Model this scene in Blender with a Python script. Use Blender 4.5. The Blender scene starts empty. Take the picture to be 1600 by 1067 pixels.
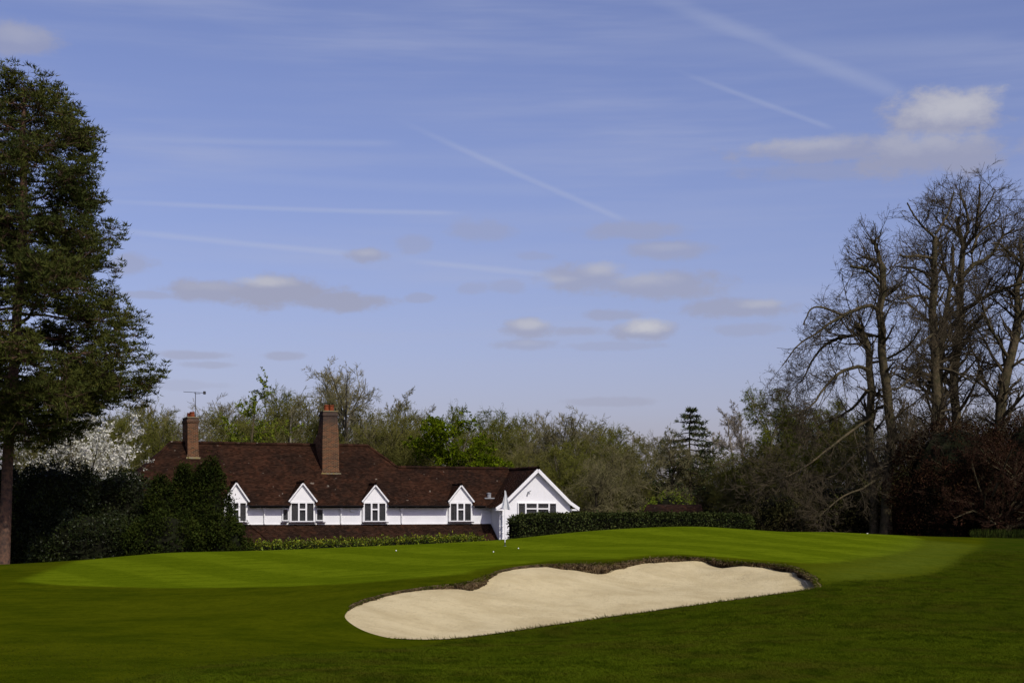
import bpy, math
import numpy as np
from mathutils import Vector
from mathutils.geometry import delaunay_2d_cdt

# ------------------------------------------------------------------ camera, sky, sun, exposure
scene = bpy.context.scene
COL = scene.collection
R = math.radians
F = 2444.0                       # focal length in pixels of the 1600 px wide photograph
cam_d = bpy.data.cameras.new('camera'); cam_d.sensor_width = 36.0; cam_d.lens = F / 1600 * 36
cam_d.shift_y = 266.5 / 1600; cam_d.clip_start = 0.5; cam_d.clip_end = 5000
cam = bpy.data.objects.new('camera', cam_d); COL.objects.link(cam)
cam.location = (0, 0, 0); cam.rotation_euler = (R(90), 0, 0)
scene.camera = cam
scene.view_settings.view_transform = 'Standard'; scene.view_settings.look = 'None'
scene.view_settings.exposure = 0.0; scene.view_settings.gamma = 1.0
scene.view_settings.use_curve_mapping = False
scene.cycles.max_bounces = 6; scene.cycles.transparent_max_bounces = 8
scene.cycles.caustics_reflective = False; scene.cycles.caustics_refractive = False

SUN_AZ, SUN_EL = R(146), R(46)   # clockwise from +Y (the view direction)
SKY_STRENGTH = 0.094
SKY_TINT = (1.30, 1.055, 1.27)
CIRRUS, TRAIL = (4.4, 4.8, 6.6), (5.2, 5.6, 7.0)
CLOUD_GREY, CLOUD_WHITE = (3.6, 3.65, 4.7), (6.3, 6.3, 6.7)
sun_d = bpy.data.lights.new('sun', 'SUN'); sun_d.energy = 3.5; sun_d.angle = R(0.53); sun_d.color = (1.0, 0.95, 0.87)
sun = bpy.data.objects.new('sun', sun_d); COL.objects.link(sun)
to_sun = Vector((math.sin(SUN_AZ) * math.cos(SUN_EL), math.cos(SUN_AZ) * math.cos(SUN_EL), math.sin(SUN_EL)))
sun.rotation_euler = to_sun.to_track_quat('Z', 'Y').to_euler()
sun.location = (40, -60, 60)

world = bpy.data.worlds.new('World'); scene.world = world; world.use_nodes = True


class NT:
    """small helper to wire node trees"""
    def __init__(s, tree):
        s.t = tree; s.n = tree.nodes; s.l = tree.links

    def node(s, typ, **kw):
        nd = s.n.new(typ)
        for k, v in kw.items(): setattr(nd, k, v)
        return nd

    def put(s, sock, v):
        if isinstance(v, bpy.types.NodeSocket): s.l.new(v, sock)
        elif v is not None: sock.default_value = v

    def math(s, op, a, b=None, c=None, clamp=False):
        nd = s.node('ShaderNodeMath', operation=op, use_clamp=clamp)
        s.put(nd.inputs[0], a)
        if b is not None: s.put(nd.inputs[1], b)
        if c is not None: s.put(nd.inputs[2], c)
        return nd.outputs[0]

    def smooth(s, v, a, b, lo=0.0, hi=1.0):
        nd = s.node('ShaderNodeMapRange', interpolation_type='SMOOTHSTEP')
        s.put(nd.inputs['Value'], v); nd.inputs['From Min'].default_value = a; nd.inputs['From Max'].default_value = b
        nd.inputs['To Min'].default_value = lo; nd.inputs['To Max'].default_value = hi
        return nd.outputs['Result']

    def mix(s, fac, a, b, blend='MIX'):
        nd = s.node('ShaderNodeMix', data_type='RGBA', blend_type=blend)
        s.put(nd.inputs[0], fac)
        for sock, v in ((nd.inputs[6], a), (nd.inputs[7], b)):
            s.put(sock, (*v, 1.0) if isinstance(v, tuple) and len(v) == 3 else v)
        return nd.outputs[2]

    def noise(s, vec, scale, detail=3.0, rough=0.55):
        nd = s.node('ShaderNodeTexNoise')
        if vec is not None: s.l.new(vec, nd.inputs['Vector'])
        nd.inputs['Scale'].default_value = scale; nd.inputs['Detail'].default_value = detail
        nd.inputs['Roughness'].default_value = rough
        return nd.outputs['Fac']

    def scaled(s, vec, sc):
        nd = s.node('ShaderNodeVectorMath', operation='MULTIPLY')
        s.l.new(vec, nd.inputs[0]); nd.inputs[1].default_value = sc
        return nd.outputs[0]

    def comb(s, x, y, z=0.0):
        nd = s.node('ShaderNodeCombineXYZ')
        for i, v in enumerate((x, y, z)): s.put(nd.inputs[i], v)
        return nd.outputs[0]


def build_world():
    w = NT(world.node_tree); w.n.clear()
    out = w.node('ShaderNodeOutputWorld'); bg = w.node('ShaderNodeBackground')
    w.l.new(bg.outputs[0], out.inputs[0]); bg.inputs[1].default_value = SKY_STRENGTH
    sky = w.node('ShaderNodeTexSky', sky_type='NISHITA')
    sky.sun_disc = False; sky.sun_elevation = SUN_EL; sky.sun_rotation = SUN_AZ
    sky.air_density = 1.0; sky.dust_density = 1.7; sky.ozone_density = 4.0; sky.altitude = 50
    col = w.mix(1.0, sky.outputs[0], SKY_TINT, 'MULTIPLY')
    tc = w.node('ShaderNodeTexCoord').outputs['Generated']
    sep = w.node('ShaderNodeSeparateXYZ'); w.l.new(tc, sep.inputs[0])
    x, y, z = sep.outputs
    az = w.math('ARCTAN2', x, y)
    hyp = w.math('SQRT', w.math('MULTIPLY_ADD', x, x, w.math('MULTIPLY', y, y)))
    el = w.math('DIVIDE', z, w.math('MAXIMUM', hyp, 0.02))
    P = w.comb(az, el)
    n1 = w.noise(w.scaled(P, (1.0, 1.6, 1.0)), 40.0, 8.0, 0.64)
    nz = w.math('MULTIPLY_ADD', n1, 1.9, -0.95)

    def tan_c(px, py):
        a = math.atan((px - 800) / F)
        return a, (800 - py) / F * math.cos(a)

    def vmath(op, a, b, c=None):
        nd = w.node('ShaderNodeVectorMath', operation=op); w.l.new(a, nd.inputs[0])
        if b is not None: nd.inputs[1].default_value = b
        if c is not None: nd.inputs[2].default_value = c
        return nd.outputs['Value'] if op in ('DOT_PRODUCT', 'LENGTH') else nd.outputs[0]

    # thin high cirrus streaks, everywhere
    ci = w.noise(w.scaled(P, (2.2, 26.0, 1.0)), 1.6, 4.0, 0.6)
    ci2 = w.noise(w.scaled(P, (1.0, 4.0, 1.0)), 3.0, 2.0, 0.5)
    cirrus = w.math('MULTIPLY', w.smooth(ci, 0.36, 0.78), w.smooth(ci2, 0.35, 0.65, 0.12, 0.46))
    cmax = None
    trails = [(960, -32, 1430, 156, 11, .20), (600, 178, 990, 350, 4.2, .21), (60, 211, 640, 224, 5, .14), (60, 252, 900, 300, 8, .08),
              (60, 308, 740, 333, 3.4, .24), (80, 348, 570, 398, 4.2, .26), (590, 401, 890, 433, 4.2, .24), (1040, 104, 1310, 204, 3.6, .18), (880, 74, 1600, 62, 14, .10)]
    nt = w.math('MULTIPLY_ADD', n1, 0.7, 0.65)
    for x0, y0, x1, y1, wd, op in trails:
        A = np.array(tan_c(x0, y0)); B = np.array(tan_c(x1, y1)); d = B - A; L = np.linalg.norm(d); d /= L
        t = vmath('DOT_PRODUCT', P, (d[0], d[1], 0)); tA = float(A @ d)
        k = F / wd / 1.6
        dist = w.math('ABSOLUTE', w.math('MULTIPLY_ADD', vmath('DOT_PRODUCT', P, (d[1], -d[0], 0)), k, -float(A[0] * d[1] - A[1] * d[0]) * k))
        m = w.smooth(w.math('MULTIPLY', dist, nt), 1.15, 0.0, 0, op)
        m = w.math('MULTIPLY', m, w.smooth(t, tA, tA + L * .4))
        m = w.math('MULTIPLY', m, w.smooth(t, tA + L, tA + L * .9))
        cmax = m if cmax is None else w.math('MAXIMUM', cmax, m)
    col = w.mix(cirrus, col, CIRRUS)
    col = w.mix(cmax, col, TRAIL)
    # cumulus: px, py, rx, ry, opacity
    grey = [(1478, 180, 106, 46, .75), (1300, 234, 165, 26, .62), (1450, 242, 150, 44, .70), (1370, 264, 230, 20, .35), (26, 62, 72, 32, .55),
            (330, 455, 90, 24, .75), (430, 458, 130, 30, .8), (520, 470, 110, 19, .75), (572, 399, 44, 14, .6),
            (756, 361, 66, 22, .36), (648, 384, 38, 17, .34), (1000, 360, 106, 18, .46), (1042, 391, 80, 19, .5),
            (912, 434, 84, 28, .6), (1040, 447, 118, 30, .62), (1150, 481, 118, 19, .62), (828, 514, 52, 19, .62), (900, 517, 50, 11, .45),
            (955, 492, 60, 11, .5), (1006, 517, 58, 20, .65), (825, 538, 56, 11, .42), (960, 541, 110, 9, .3),
            (1170, 515, 74, 12, .36), (950, 628, 84, 9, .38), (305, 555, 60, 8, .48), (330, 570, 46, 7, .4), (440, 556, 38, 8, .48),
            (205, 413, 46, 20, .46), (235, 461, 60, 8, .46), (655, 466, 28, 10, .42), (735, 451, 30, 12, .32), (793, 449, 32, 14, .32),
            (835, 400, 38, 9, .28), (290, 602, 80, 10, .22)]
    white = [(1485, 168, 92, 34, .62), (1270, 226, 110, 16, .30), (1450, 222, 110, 24, .28), (30, 54, 50, 18, .15), (412, 440, 56, 10, .5), (330, 447, 60, 10, .15), (572, 395, 30, 8, .25),
             (935, 421, 40, 14, .35), (875, 437, 36, 8, .25), (1010, 436, 60, 14, .28), (1190, 474, 50, 9, .32), (830, 507, 38, 11, .5), (1008, 510, 42, 14, .75), (1042, 386, 50, 8, .14), (825, 536, 30, 6, .12)]
    off = vmath('ADD', w.comb(w.math('MULTIPLY', nz, 0.004), w.math('MULTIPLY', nz, -0.002)), (0, 0, 0))
    def acc(lst, lo, hi):
        tot = None
        for px, py, rx, ry, op in lst:
            cx, cy = tan_c(px, py); kx, ky = F / rx, F / ry
            r = vmath('LENGTH', vmath('MULTIPLY_ADD', P, (kx, ky, 0), (-cx * kx, -cy * ky, 0)), None)
            m = w.smooth(w.math('MULTIPLY_ADD', nz, -0.9, r), hi, lo, 0.0, op)
            tot = m if tot is None else w.math('MAXIMUM', tot, m)
        return tot
    mg = acc(grey, 0.46, 1.06); mw = acc(white, 0.0, 1.15)
    # scattered cumulus in the rest of the sky, beside and behind the camera
    gen = w.noise(w.scaled(P, (1.0, 3.0, 1.0)), 2.6, 6.0, 0.58)
    mg = w.math('MAXIMUM', mg, w.math('MULTIPLY', w.smooth(gen, 0.56, 0.68, 0.0, 0.7), w.smooth(w.math('ABSOLUTE', az), 0.42, 0.6)))
    col = w.mix(mg, col, CLOUD_GREY)
    col = w.mix(mw, col, CLOUD_WHITE)
    w.l.new(col, bg.inputs[0])
    world.cycles.sampling_method = 'MANUAL'; world.cycles.sample_map_resolution = 256


build_world()

# ------------------------------------------------------------------ mesh helpers
class G:
    """collects geometry for ONE mesh object"""
    def __init__(s, off=(0, 0, 0)):
        s.V = []; s.Q = []; s.T = []; s.QM = []; s.TM = []; s.n = 0; s.off = np.array(off, float)

    def add(s, V, Q=None, T=None, m=0):
        V = np.asarray(V, float).reshape(-1, 3)
        s.V.append(V + s.off)
        if Q is not None and len(Q):
            Q = np.asarray(Q).reshape(-1, 4) + s.n; s.Q.append(Q); s.QM.append(np.full(len(Q), m))
        if T is not None and len(T):
            T = np.asarray(T).reshape(-1, 3) + s.n; s.T.append(T); s.TM.append(np.full(len(T), m))
        s.n += len(V)

    def box(s, lo, hi, m=0):
        x0, y0, z0 = lo; x1, y1, z1 = hi
        V = [(x0, y0, z0), (x1, y0, z0), (x1, y1, z0), (x0, y1, z0), (x0, y0, z1), (x1, y0, z1), (x1, y1, z1), (x0, y1, z1)]
        s.add(V, [(0, 3, 2, 1), (4, 5, 6, 7), (0, 1, 5, 4), (1, 2, 6, 5), (2, 3, 7, 6), (3, 0, 4, 7)], m=m)

    def bar(s, a, b, w, h, m=0, up=(0, 0, 1)):
        """rectangular bar from a to b, w wide (sideways), h high"""
        a = np.array(a, float); b = np.array(b, float); d = (b - a) / np.linalg.norm(b - a)
        sd = np.cross(d, up); sd /= np.linalg.norm(sd); u = np.cross(sd, d)
        o = [sd * w / 2 * i + u * h / 2 * j for i, j in ((-1, -1), (1, -1), (1, 1), (-1, 1))]
        s.add([a + k for k in o] + [b + k for k in o], [(0, 3, 2, 1), (4, 5, 6, 7), (0, 1, 5, 4), (1, 2, 6, 5), (2, 3, 7, 6), (3, 0, 4, 7)], m=m)

    def prism(s, poly, axis, lo, hi, m=0):
        """extrude a polygon (list of 2D points) along an axis ('u' or 'v'), other coords in order"""
        n = len(poly)
        def pt(p, e):
            return (e, p[0], p[1]) if axis == 'u' else (p[0], e, p[1])
        V = [pt(p, lo) for p in poly] + [pt(p, hi) for p in poly]
        s.add(V, [(i, (i + 1) % n, n + (i + 1) % n, n + i) for i in range(n)], m=m)
        c0 = len(V)
        s.add([pt(p, lo) for p in poly], T=[(0, i + 1, i) for i in range(1, n - 1)], m=m)
        s.add([pt(p, hi) for p in poly], T=[(0, i, i + 1) for i in range(1, n - 1)], m=m)

    def tubes(s, P, rad, sides=4, m=0):
        """P (N,K,3), rad (N,K)"""
        P = np.asarray(P, float); rad = np.asarray(rad, float)
        N, K, _ = P.shape
        if N == 0: return
        T = np.empty_like(P); T[:, 1:-1] = P[:, 2:] - P[:, :-2]; T[:, 0] = P[:, 1] - P[:, 0]; T[:, -1] = P[:, -1] - P[:, -2]
        T /= np.maximum(np.linalg.norm(T, axis=2, keepdims=True), 1e-9)
        m0 = T.mean(axis=1); ref = np.where(np.abs(m0[:, 2:3]) < 0.8, np.array([[0, 0, 1.0]]), np.array([[1.0, 0, 0]]))
        ref = np.repeat(ref[:, None, :], K, 1)
        A = np.cross(T, ref); A /= np.maximum(np.linalg.norm(A, axis=2, keepdims=True), 1e-9); B = np.cross(T, A)
        ang = np.arange(sides) * 2 * math.pi / sides
        V = P[:, :, None, :] + rad[:, :, None, None] * (A[:, :, None, :] * np.cos(ang)[None, None, :, None] + B[:, :, None, :] * np.sin(ang)[None, None, :, None])
        base = (np.arange(N) * K * sides)[:, None, None]; k = (np.arange(K - 1) * sides)[None, :, None]; j = np.arange(sides)[None, None, :]; j2 = (j + 1) % sides
        Q = np.stack([base + k + j, base + k + j2, base + k + sides + j2, base + k + sides + j], -1).reshape(-1, 4)
        s.add(V.reshape(-1, 3), Q, m=m)

    def cones(s, P, rad, m=0):
        """thin twigs that taper to a point, three sided"""
        P = np.asarray(P, float); N, K, _ = P.shape
        if N == 0: return
        d = P[:, -1] - P[:, 0]; d /= np.maximum(np.linalg.norm(d, axis=1, keepdims=True), 1e-9)
        ref = np.where(np.abs(d[:, 2:3]) < .8, np.array([[0, 0, 1.0]]), np.array([[1.0, 0, 0]]))
        A = np.cross(d, ref); A /= np.maximum(np.linalg.norm(A, axis=1, keepdims=True), 1e-9); Bv = np.cross(d, A)
        off = np.stack([A * math.cos(q) + Bv * math.sin(q) for q in (0, 2.0944, 4.1888)], 1)            # N,3,3
        rings = P[:, :-1, None, :] + rad[:, :-1, None, None] * off[:, None]                              # N,K-1,3,3
        V = np.concatenate([rings.reshape(N, -1, 3), P[:, -1:, :]], 1); nv = (K - 1) * 3 + 1
        b = np.arange(N)[:, None] * nv; Q = []; T = []
        for k in range(K - 2):
            for j in range(3): Q.append(b + np.array([[k * 3 + j, k * 3 + (j + 1) % 3, k * 3 + 3 + (j + 1) % 3, k * 3 + 3 + j]]))
        for j in range(3): T.append(b + np.array([[(K - 2) * 3 + j, (K - 2) * 3 + (j + 1) % 3, nv - 1]]))
        s.add(V.reshape(-1, 3), np.concatenate(Q) if Q else None, np.concatenate(T), m=m)

    def leaves(s, C, size, rng, aspect=0.5, axis=None, m=0, spread=1.0):
        """one diamond leaf for every centre"""
        C = np.asarray(C, float); N = len(C)
        if N == 0: return
        a = rng.normal(size=(N, 3))
        if axis is not None: a = np.asarray(axis) + a * spread
        a /= np.linalg.norm(a, axis=1, keepdims=True)
        b = np.cross(a, rng.normal(size=(N, 3))); b /= np.linalg.norm(b, axis=1, keepdims=True)
        L = (np.asarray(size) * np.ones(N))[:, None]; W = L * aspect
        V = np.stack([C, C + a * L * .45 + b * W * .5, C + a * L, C + a * L * .45 - b * W * .5], 1)
        s.add(V.reshape(-1, 3), np.arange(N * 4).reshape(N, 4), m=m)

    def needles(s, C, size, width, rng, axis=None, spread=1.0, m=0):
        C = np.asarray(C, float); N = len(C)
        a = rng.normal(size=(N, 3)) * spread
        if axis is not None: a = a + axis
        a /= np.linalg.norm(a, axis=1, keepdims=True)
        b = np.cross(a, rng.normal(size=(N, 3))); b /= np.linalg.norm(b, axis=1, keepdims=True)
        L = (np.asarray(size) * np.ones(N))[:, None]
        V = np.stack([C + b * width / 2, C - b * width / 2, C + a * L], 1)
        s.add(V.reshape(-1, 3), T=np.arange(N * 3).reshape(N, 3), m=m)

    def mesh(s, name, mats, smooth=False):
        me = bpy.data.meshes.new(name)
        V = np.concatenate(s.V).astype(np.float32)
        me.vertices.add(len(V)); me.vertices.foreach_set('co', V.ravel())
        Q = np.concatenate(s.Q) if s.Q else np.zeros((0, 4), int); T = np.concatenate(s.T) if s.T else np.zeros((0, 3), int)
        loops = np.concatenate([Q.ravel(), T.ravel()]).astype(np.int32)
        starts = np.concatenate([np.arange(len(Q)) * 4, len(Q) * 4 + np.arange(len(T)) * 3]).astype(np.int32)
        me.loops.add(len(loops)); me.loops.foreach_set('vertex_index', loops)
        me.polygons.add(len(starts)); me.polygons.foreach_set('loop_start', starts)
        mi = np.concatenate([np.concatenate(s.QM) if s.QM else np.zeros(0), np.concatenate(s.TM) if s.TM else np.zeros(0)]).astype(np.int32)
        me.polygons.foreach_set('material_index', mi)
        me.polygons.foreach_set('use_smooth', np.full(len(starts), bool(smooth)))
        for mt in (mats if isinstance(mats, (list, tuple)) else [mats]): me.materials.append(mt)
        me.update(calc_edges=True)
        return me

    def obj(s, name, mats, parent=None, smooth=False):
        return link(name, s.mesh(name, mats, smooth), parent)


def link(name, data, parent=None, loc=None):
    o = bpy.data.objects.new(name, data); COL.objects.link(o)
    if parent is not None: o.parent = parent
    if loc is not None: o.location = loc
    return o


def tag(o, label=None, cat=None, group=None, kind=None):
    if label: o['label'] = label
    if cat: o['category'] = cat
    if group: o['group'] = group
    if kind: o['kind'] = kind
    return o


def thing(name, label, cat, loc, rz=0.0, group=None):
    o = link(name, None, None, loc); o.rotation_euler = (0, 0, rz)
    return tag(o, label, cat, group)


def W(px, py, Y):
    return np.array([(px - 800) / F * Y, Y, (800 - py) / F * Y])

# ------------------------------------------------------------------ materials
def material(name, color, rough=0.8, vary=0.0, scale=5.0, bump=0.0, bscale=40.0, spec=0.0, color2=None, island=0.0, transl=0.0, coords='Object', detail=4.0):
    """colour with noise variation, optional bump, optional per-piece variation, optional leaf translucency"""
    mt = bpy.data.materials.new(name); mt.use_nodes = True
    w = NT(mt.node_tree); w.n.clear()
    out = w.node('ShaderNodeOutputMaterial'); b = w.node('ShaderNodeBsdfPrincipled')
    tc = w.node('ShaderNodeTexCoord').outputs[coords]
    b.inputs['Roughness'].default_value = rough; b.inputs['Specular IOR Level'].default_value = spec
    c2 = color2 if color2 else tuple(max(0, v * (1 - vary)) for v in color)
    n = w.noise(tc, scale, detail, 0.6)
    col = w.mix(w.smooth(n, 0.32, 0.68), color, c2)
    if island:
        rnd = w.node('ShaderNodeNewGeometry').outputs['Random Per Island']
        hs = w.node('ShaderNodeHueSaturation'); w.l.new(col, hs.inputs['Color'])
        w.l.new(w.smooth(rnd, 0, 1, 1 - island, 1 + island), hs.inputs['Value'])
        w.l.new(w.math('FRACT', w.math('MULTIPLY', rnd, 7.31)), hs.inputs['Hue'])
        hm = w.node('ShaderNodeMapRange'); w.l.new(w.math('FRACT', w.math('MULTIPLY', rnd, 7.31)), hm.inputs[0])
        hm.inputs[3].default_value = 0.5 - island * 0.05; hm.inputs[4].default_value = 0.5 + island * 0.05
        w.l.new(hm.outputs[0], hs.inputs['Hue'])
        col = hs.outputs[0]
    w.put(b.inputs['Base Color'], col)
    if bump:
        bp = w.node('ShaderNodeBump'); bp.inputs['Strength'].default_value = bump; bp.inputs['Distance'].default_value = 0.05
        w.l.new(w.noise(tc, bscale, 4.0, 0.65), bp.inputs['Height']); w.l.new(bp.outputs[0], b.inputs['Normal'])
    sh = b.outputs[0]
    if transl:
        tr = w.node('ShaderNodeBsdfTranslucent'); w.put(tr.inputs[0], col)
        ms = w.node('ShaderNodeMixShader'); ms.inputs[0].default_value = transl
        w.l.new(sh, ms.inputs[1]); w.l.new(tr.outputs[0], ms.inputs[2]); sh = ms.outputs[0]
    w.l.new(sh, out.inputs[0])
    return mt


M = {}
M['bark_pine'] = material('bark_pine', (.15, .085, .055), .9, scale=6, bump=.8, bscale=14, color2=(.06, .042, .034))
M['bark_grey'] = material('bark_grey', (.13, .11, .08), .9, scale=3, bump=.7, bscale=12, color2=(.055, .05, .032))
M['bark_dark'] = material('bark_dark', (.098, .076, .044), .9, scale=2.5, bump=1.0, bscale=9, color2=(.045, .042, .022))
M['bark_pale'] = material('bark_pale', (.27, .24, .19), .9, scale=3, bump=.5, bscale=12, color2=(.12, .105, .075))
M['twig_grey'] = material('twig_grey', (.18, .158, .08), .9, scale=1.2, color2=(.105, .098, .04))
M['twig_brown'] = material('twig_brown', (.128, .12, .034), .9, scale=1.2, color2=(.088, .09, .022))
M['twig_dark'] = material('twig_dark', (.078, .062, .038), .9, scale=1.2, color2=(.040, .034, .022))
M['inner_shade'] = material('inner_shade_paint', (.012, .014, .006), .95, scale=2, color2=(.008, .008, .005), spec=.03, bump=1.0, bscale=6)  # near-black colour standing in for the shade inside bushes and hedges
M['twig_red'] = material('twig_red', (.042, .022, .014), .9, scale=1.0, color2=(.020, .013, .009), spec=0)
M['twig_pale'] = material('twig_pale', (.25, .22, .175), .9, scale=1.2, color2=(.14, .12, .09))
M['bud_olive'] = material('bud_olive', (.165, .175, .015), .7, scale=.6, color2=(.105, .12, .014), island=.35, transl=.35, spec=0)
M['bud_brown'] = material('bud_brown', (.15, .135, .022), .7, scale=.6, color2=(.11, .105, .018), island=.35, transl=.3, spec=0)
M['leaf_fresh'] = material('leaf_fresh', (.125, .165, .006), .6, scale=.7, color2=(.075, .105, .005), island=.35, transl=.4, spec=0)
M['leaf_larch'] = material('leaf_larch', (.17, .205, .020), .7, scale=.7, color2=(.115, .15, .016), island=.3, transl=.35, spec=0)
M['leaf_willow'] = material('leaf_willow', (.14, .155, .018), .7, scale=.5, color2=(.08, .095, .014), island=.35, transl=.35, spec=0)
M['needle_pine'] = material('needle_pine', (.070, .076, .016), .6, scale=.35, color2=(.034, .043, .012), island=.4, transl=.15, spec=0)
M['needle_spruce'] = material('needle_spruce', (.058, .072, .028), .7, scale=.8, color2=(.032, .042, .017), island=.3, spec=0)
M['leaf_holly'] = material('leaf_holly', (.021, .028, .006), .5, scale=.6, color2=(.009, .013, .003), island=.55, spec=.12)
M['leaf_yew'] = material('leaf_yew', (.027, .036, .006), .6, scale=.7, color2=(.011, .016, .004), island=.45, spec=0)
M['leaf_laurel'] = material('leaf_laurel', (.19, .215, .014), .5, scale=2.5, color2=(.055, .075, .008), island=.6, transl=.15, spec=.1)
M['leaf_hedge'] = material('leaf_hedge', (.050, .062, .017), .55, scale=.9, color2=(.026, .035, .010), island=.45)
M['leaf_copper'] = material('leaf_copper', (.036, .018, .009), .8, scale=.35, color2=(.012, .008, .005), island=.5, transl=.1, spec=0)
M['leaf_thicket'] = material('leaf_thicket', (.052, .052, .016), .8, scale=.25, color2=(.036, .029, .014), island=.4, transl=.2)
M['blossom'] = material('blossom', (.76, .75, .66), .6, scale=2, color2=(.58, .57, .47), island=.25, transl=.3)
M['render_white'] = material('render_white', (.80, .80, .79), .85, scale=1.2, bump=.15, bscale=60, color2=(.74, .745, .74), spec=0)
M['paint_white'] = material('paint_white', (.82, .82, .80), .45, scale=3, color2=(.77, .77, .75))
M['black_paint'] = material('black_paint', (.012, .011, .011), .6, scale=3, vary=.3)
M['sill_brick'] = material('sill_brick', (.055, .04, .045), .8, scale=8, vary=.4)
M['leadwork'] = material('leadwork', (.20, .19, .15), .6, scale=6, color2=(.26, .20, .06), bump=.2)
M['terracotta'] = material('terracotta', (.24, .06, .025), .8, scale=5, color2=(.13, .04, .02), bump=.2)
M['metal_dark'] = material('metal_dark', (.06, .06, .065), .5, vary=.3)
M['plastic_grey'] = material('plastic_grey', (.30, .31, .32), .5, vary=.2)
M['curtain'] = material('curtain', (.42, .40, .37), .9, scale=6, vary=.2)
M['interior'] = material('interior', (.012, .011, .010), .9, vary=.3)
M['soil'] = material('soil', (.135, .095, .05), .95, scale=5, bump=1.0, bscale=18, color2=(.035, .025, .015))
M['thatch'] = material('thatch', (.24, .18, .09), .9, scale=4, color2=(.09, .075, .035), island=.5)
M['wood_floor'] = material('leaf_litter', (.075, .055, .03), .95, scale=.6, color2=(.04, .045, .018), bump=.5, bscale=3)
M['flag_white'] = material('flag_cloth', (.80, .80, .80), .8, vary=.06, transl=.25)
M['ball_white'] = material('ball_white', (.85, .85, .83), .3, vary=.03, bump=.2, bscale=300)


def glass_mat():
    mt = bpy.data.materials.new('window_glass'); mt.use_nodes = True
    b = mt.node_tree.nodes['Principled BSDF']
    w = NT(mt.node_tree)
    tc = w.node('ShaderNodeTexCoord').outputs['Object']
    w.l.new(w.mix(w.noise(tc, 2.0), (.012, .013, .016), (.03, .03, .032)), b.inputs['Base Color'])
    b.inputs['Roughness'].default_value = .06; b.inputs['Specular IOR Level'].default_value = .3
    b.inputs['Alpha'].default_value = .55
    return mt


M['glass'] = glass_mat()


def tile_mat(name, base, alt, lichen=.5):
    mt = bpy.data.materials.new(name); mt.use_nodes = True
    w = NT(mt.node_tree); b = w.n['Principled BSDF']
    tc = w.node('ShaderNodeTexCoord').outputs['Object']
    b.inputs['Roughness'].default_value = .85; b.inputs['Specular IOR Level'].default_value = .04
    rnd = w.node('ShaderNodeNewGeometry').outputs['Random Per Island']
    n = w.noise(tc, .55, 4, .6); n2 = w.noise(tc, 2.6, 3, .6)
    c = w.mix(w.smooth(n, .36, .64), base, alt)
    c = w.mix(w.smooth(n2, .5, .75, 0, .5), c, (.056, .021, .010))
    hs = w.node('ShaderNodeHueSaturation'); w.l.new(c, hs.inputs['Color'])
    w.l.new(w.smooth(rnd, 0, 1, .7, 1.35), hs.inputs['Value'])
    c = hs.outputs[0]
    n3 = w.noise(tc, 3.2, 2, .5)
    sp = w.noise(tc, 1.1, 2, .5)
    f = w.math('MULTIPLY', w.smooth(n3, .69, .75), w.smooth(sp, .45, .62, 0, lichen))
    c = w.mix(f, c, (.34, .29, .22))
    w.l.new(c, b.inputs['Base Color'])
    bp = w.node('ShaderNodeBump'); bp.inputs['Strength'].default_value = .4; bp.inputs['Distance'].default_value = .02
    w.l.new(w.noise(tc, 25, 3), bp.inputs['Height']); w.l.new(bp.outputs[0], b.inputs['Normal'])
    return mt


M['tile'] = tile_mat('roof_tile', (.032, .0145, .008), (.018, .0098, .0062))
M['tile_low'] = tile_mat('roof_tile_low', (.029, .014, .008), (.017, .0098, .0065), .3)


def brick_mat():
    mt = bpy.data.materials.new('chimney_brick'); mt.use_nodes = True
    w = NT(mt.node_tree); b = w.n['Principled BSDF']; b.inputs['Roughness'].default_value = .9; b.inputs['Specular IOR Level'].default_value = 0
    geo = w.node('ShaderNodeTexCoord').outputs['Object']
    sp = w.node('ShaderNodeSeparateXYZ'); w.l.new(geo, sp.inputs[0])
    vec = w.comb(w.math('ADD', sp.outputs[0], sp.outputs[1]), sp.outputs[2])
    br = w.node('ShaderNodeTexBrick'); w.l.new(vec, br.inputs['Vector'])
    br.inputs['Color1'].default_value = (.145, .052, .022, 1); br.inputs['Color2'].default_value = (.030, .016, .011, 1); br.inputs['Mortar'].default_value = (.20, .15, .09, 1)
    br.inputs['Scale'].default_value = 1.0; br.inputs['Mortar Size'].default_value = .010; br.inputs['Brick Width'].default_value = .225; br.inputs['Row Height'].default_value = .075
    br.inputs['Bias'].default_value = -.1
    n = w.noise(geo, 1.3, 4, .6)
    soot = w.smooth(sp.outputs[2], 9.2, 10.0, 0, .75)      # sooty crown of the stack
    c = w.mix(w.smooth(n, .45, .7, 0, .4), br.outputs['Color'], (.05, .036, .03))
    c = w.mix(soot, c, (.045, .038, .034))
    w.l.new(c, b.inputs['Base Color'])
    bp = w.node('ShaderNodeBump'); bp.inputs['Strength'].default_value = .6; bp.inputs['Distance'].default_value = .01
    w.l.new(br.outputs['Fac'], bp.inputs['Height']); bp.invert = True; w.l.new(bp.outputs[0], b.inputs['Normal'])
    return mt


M['brick'] = brick_mat()


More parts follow.
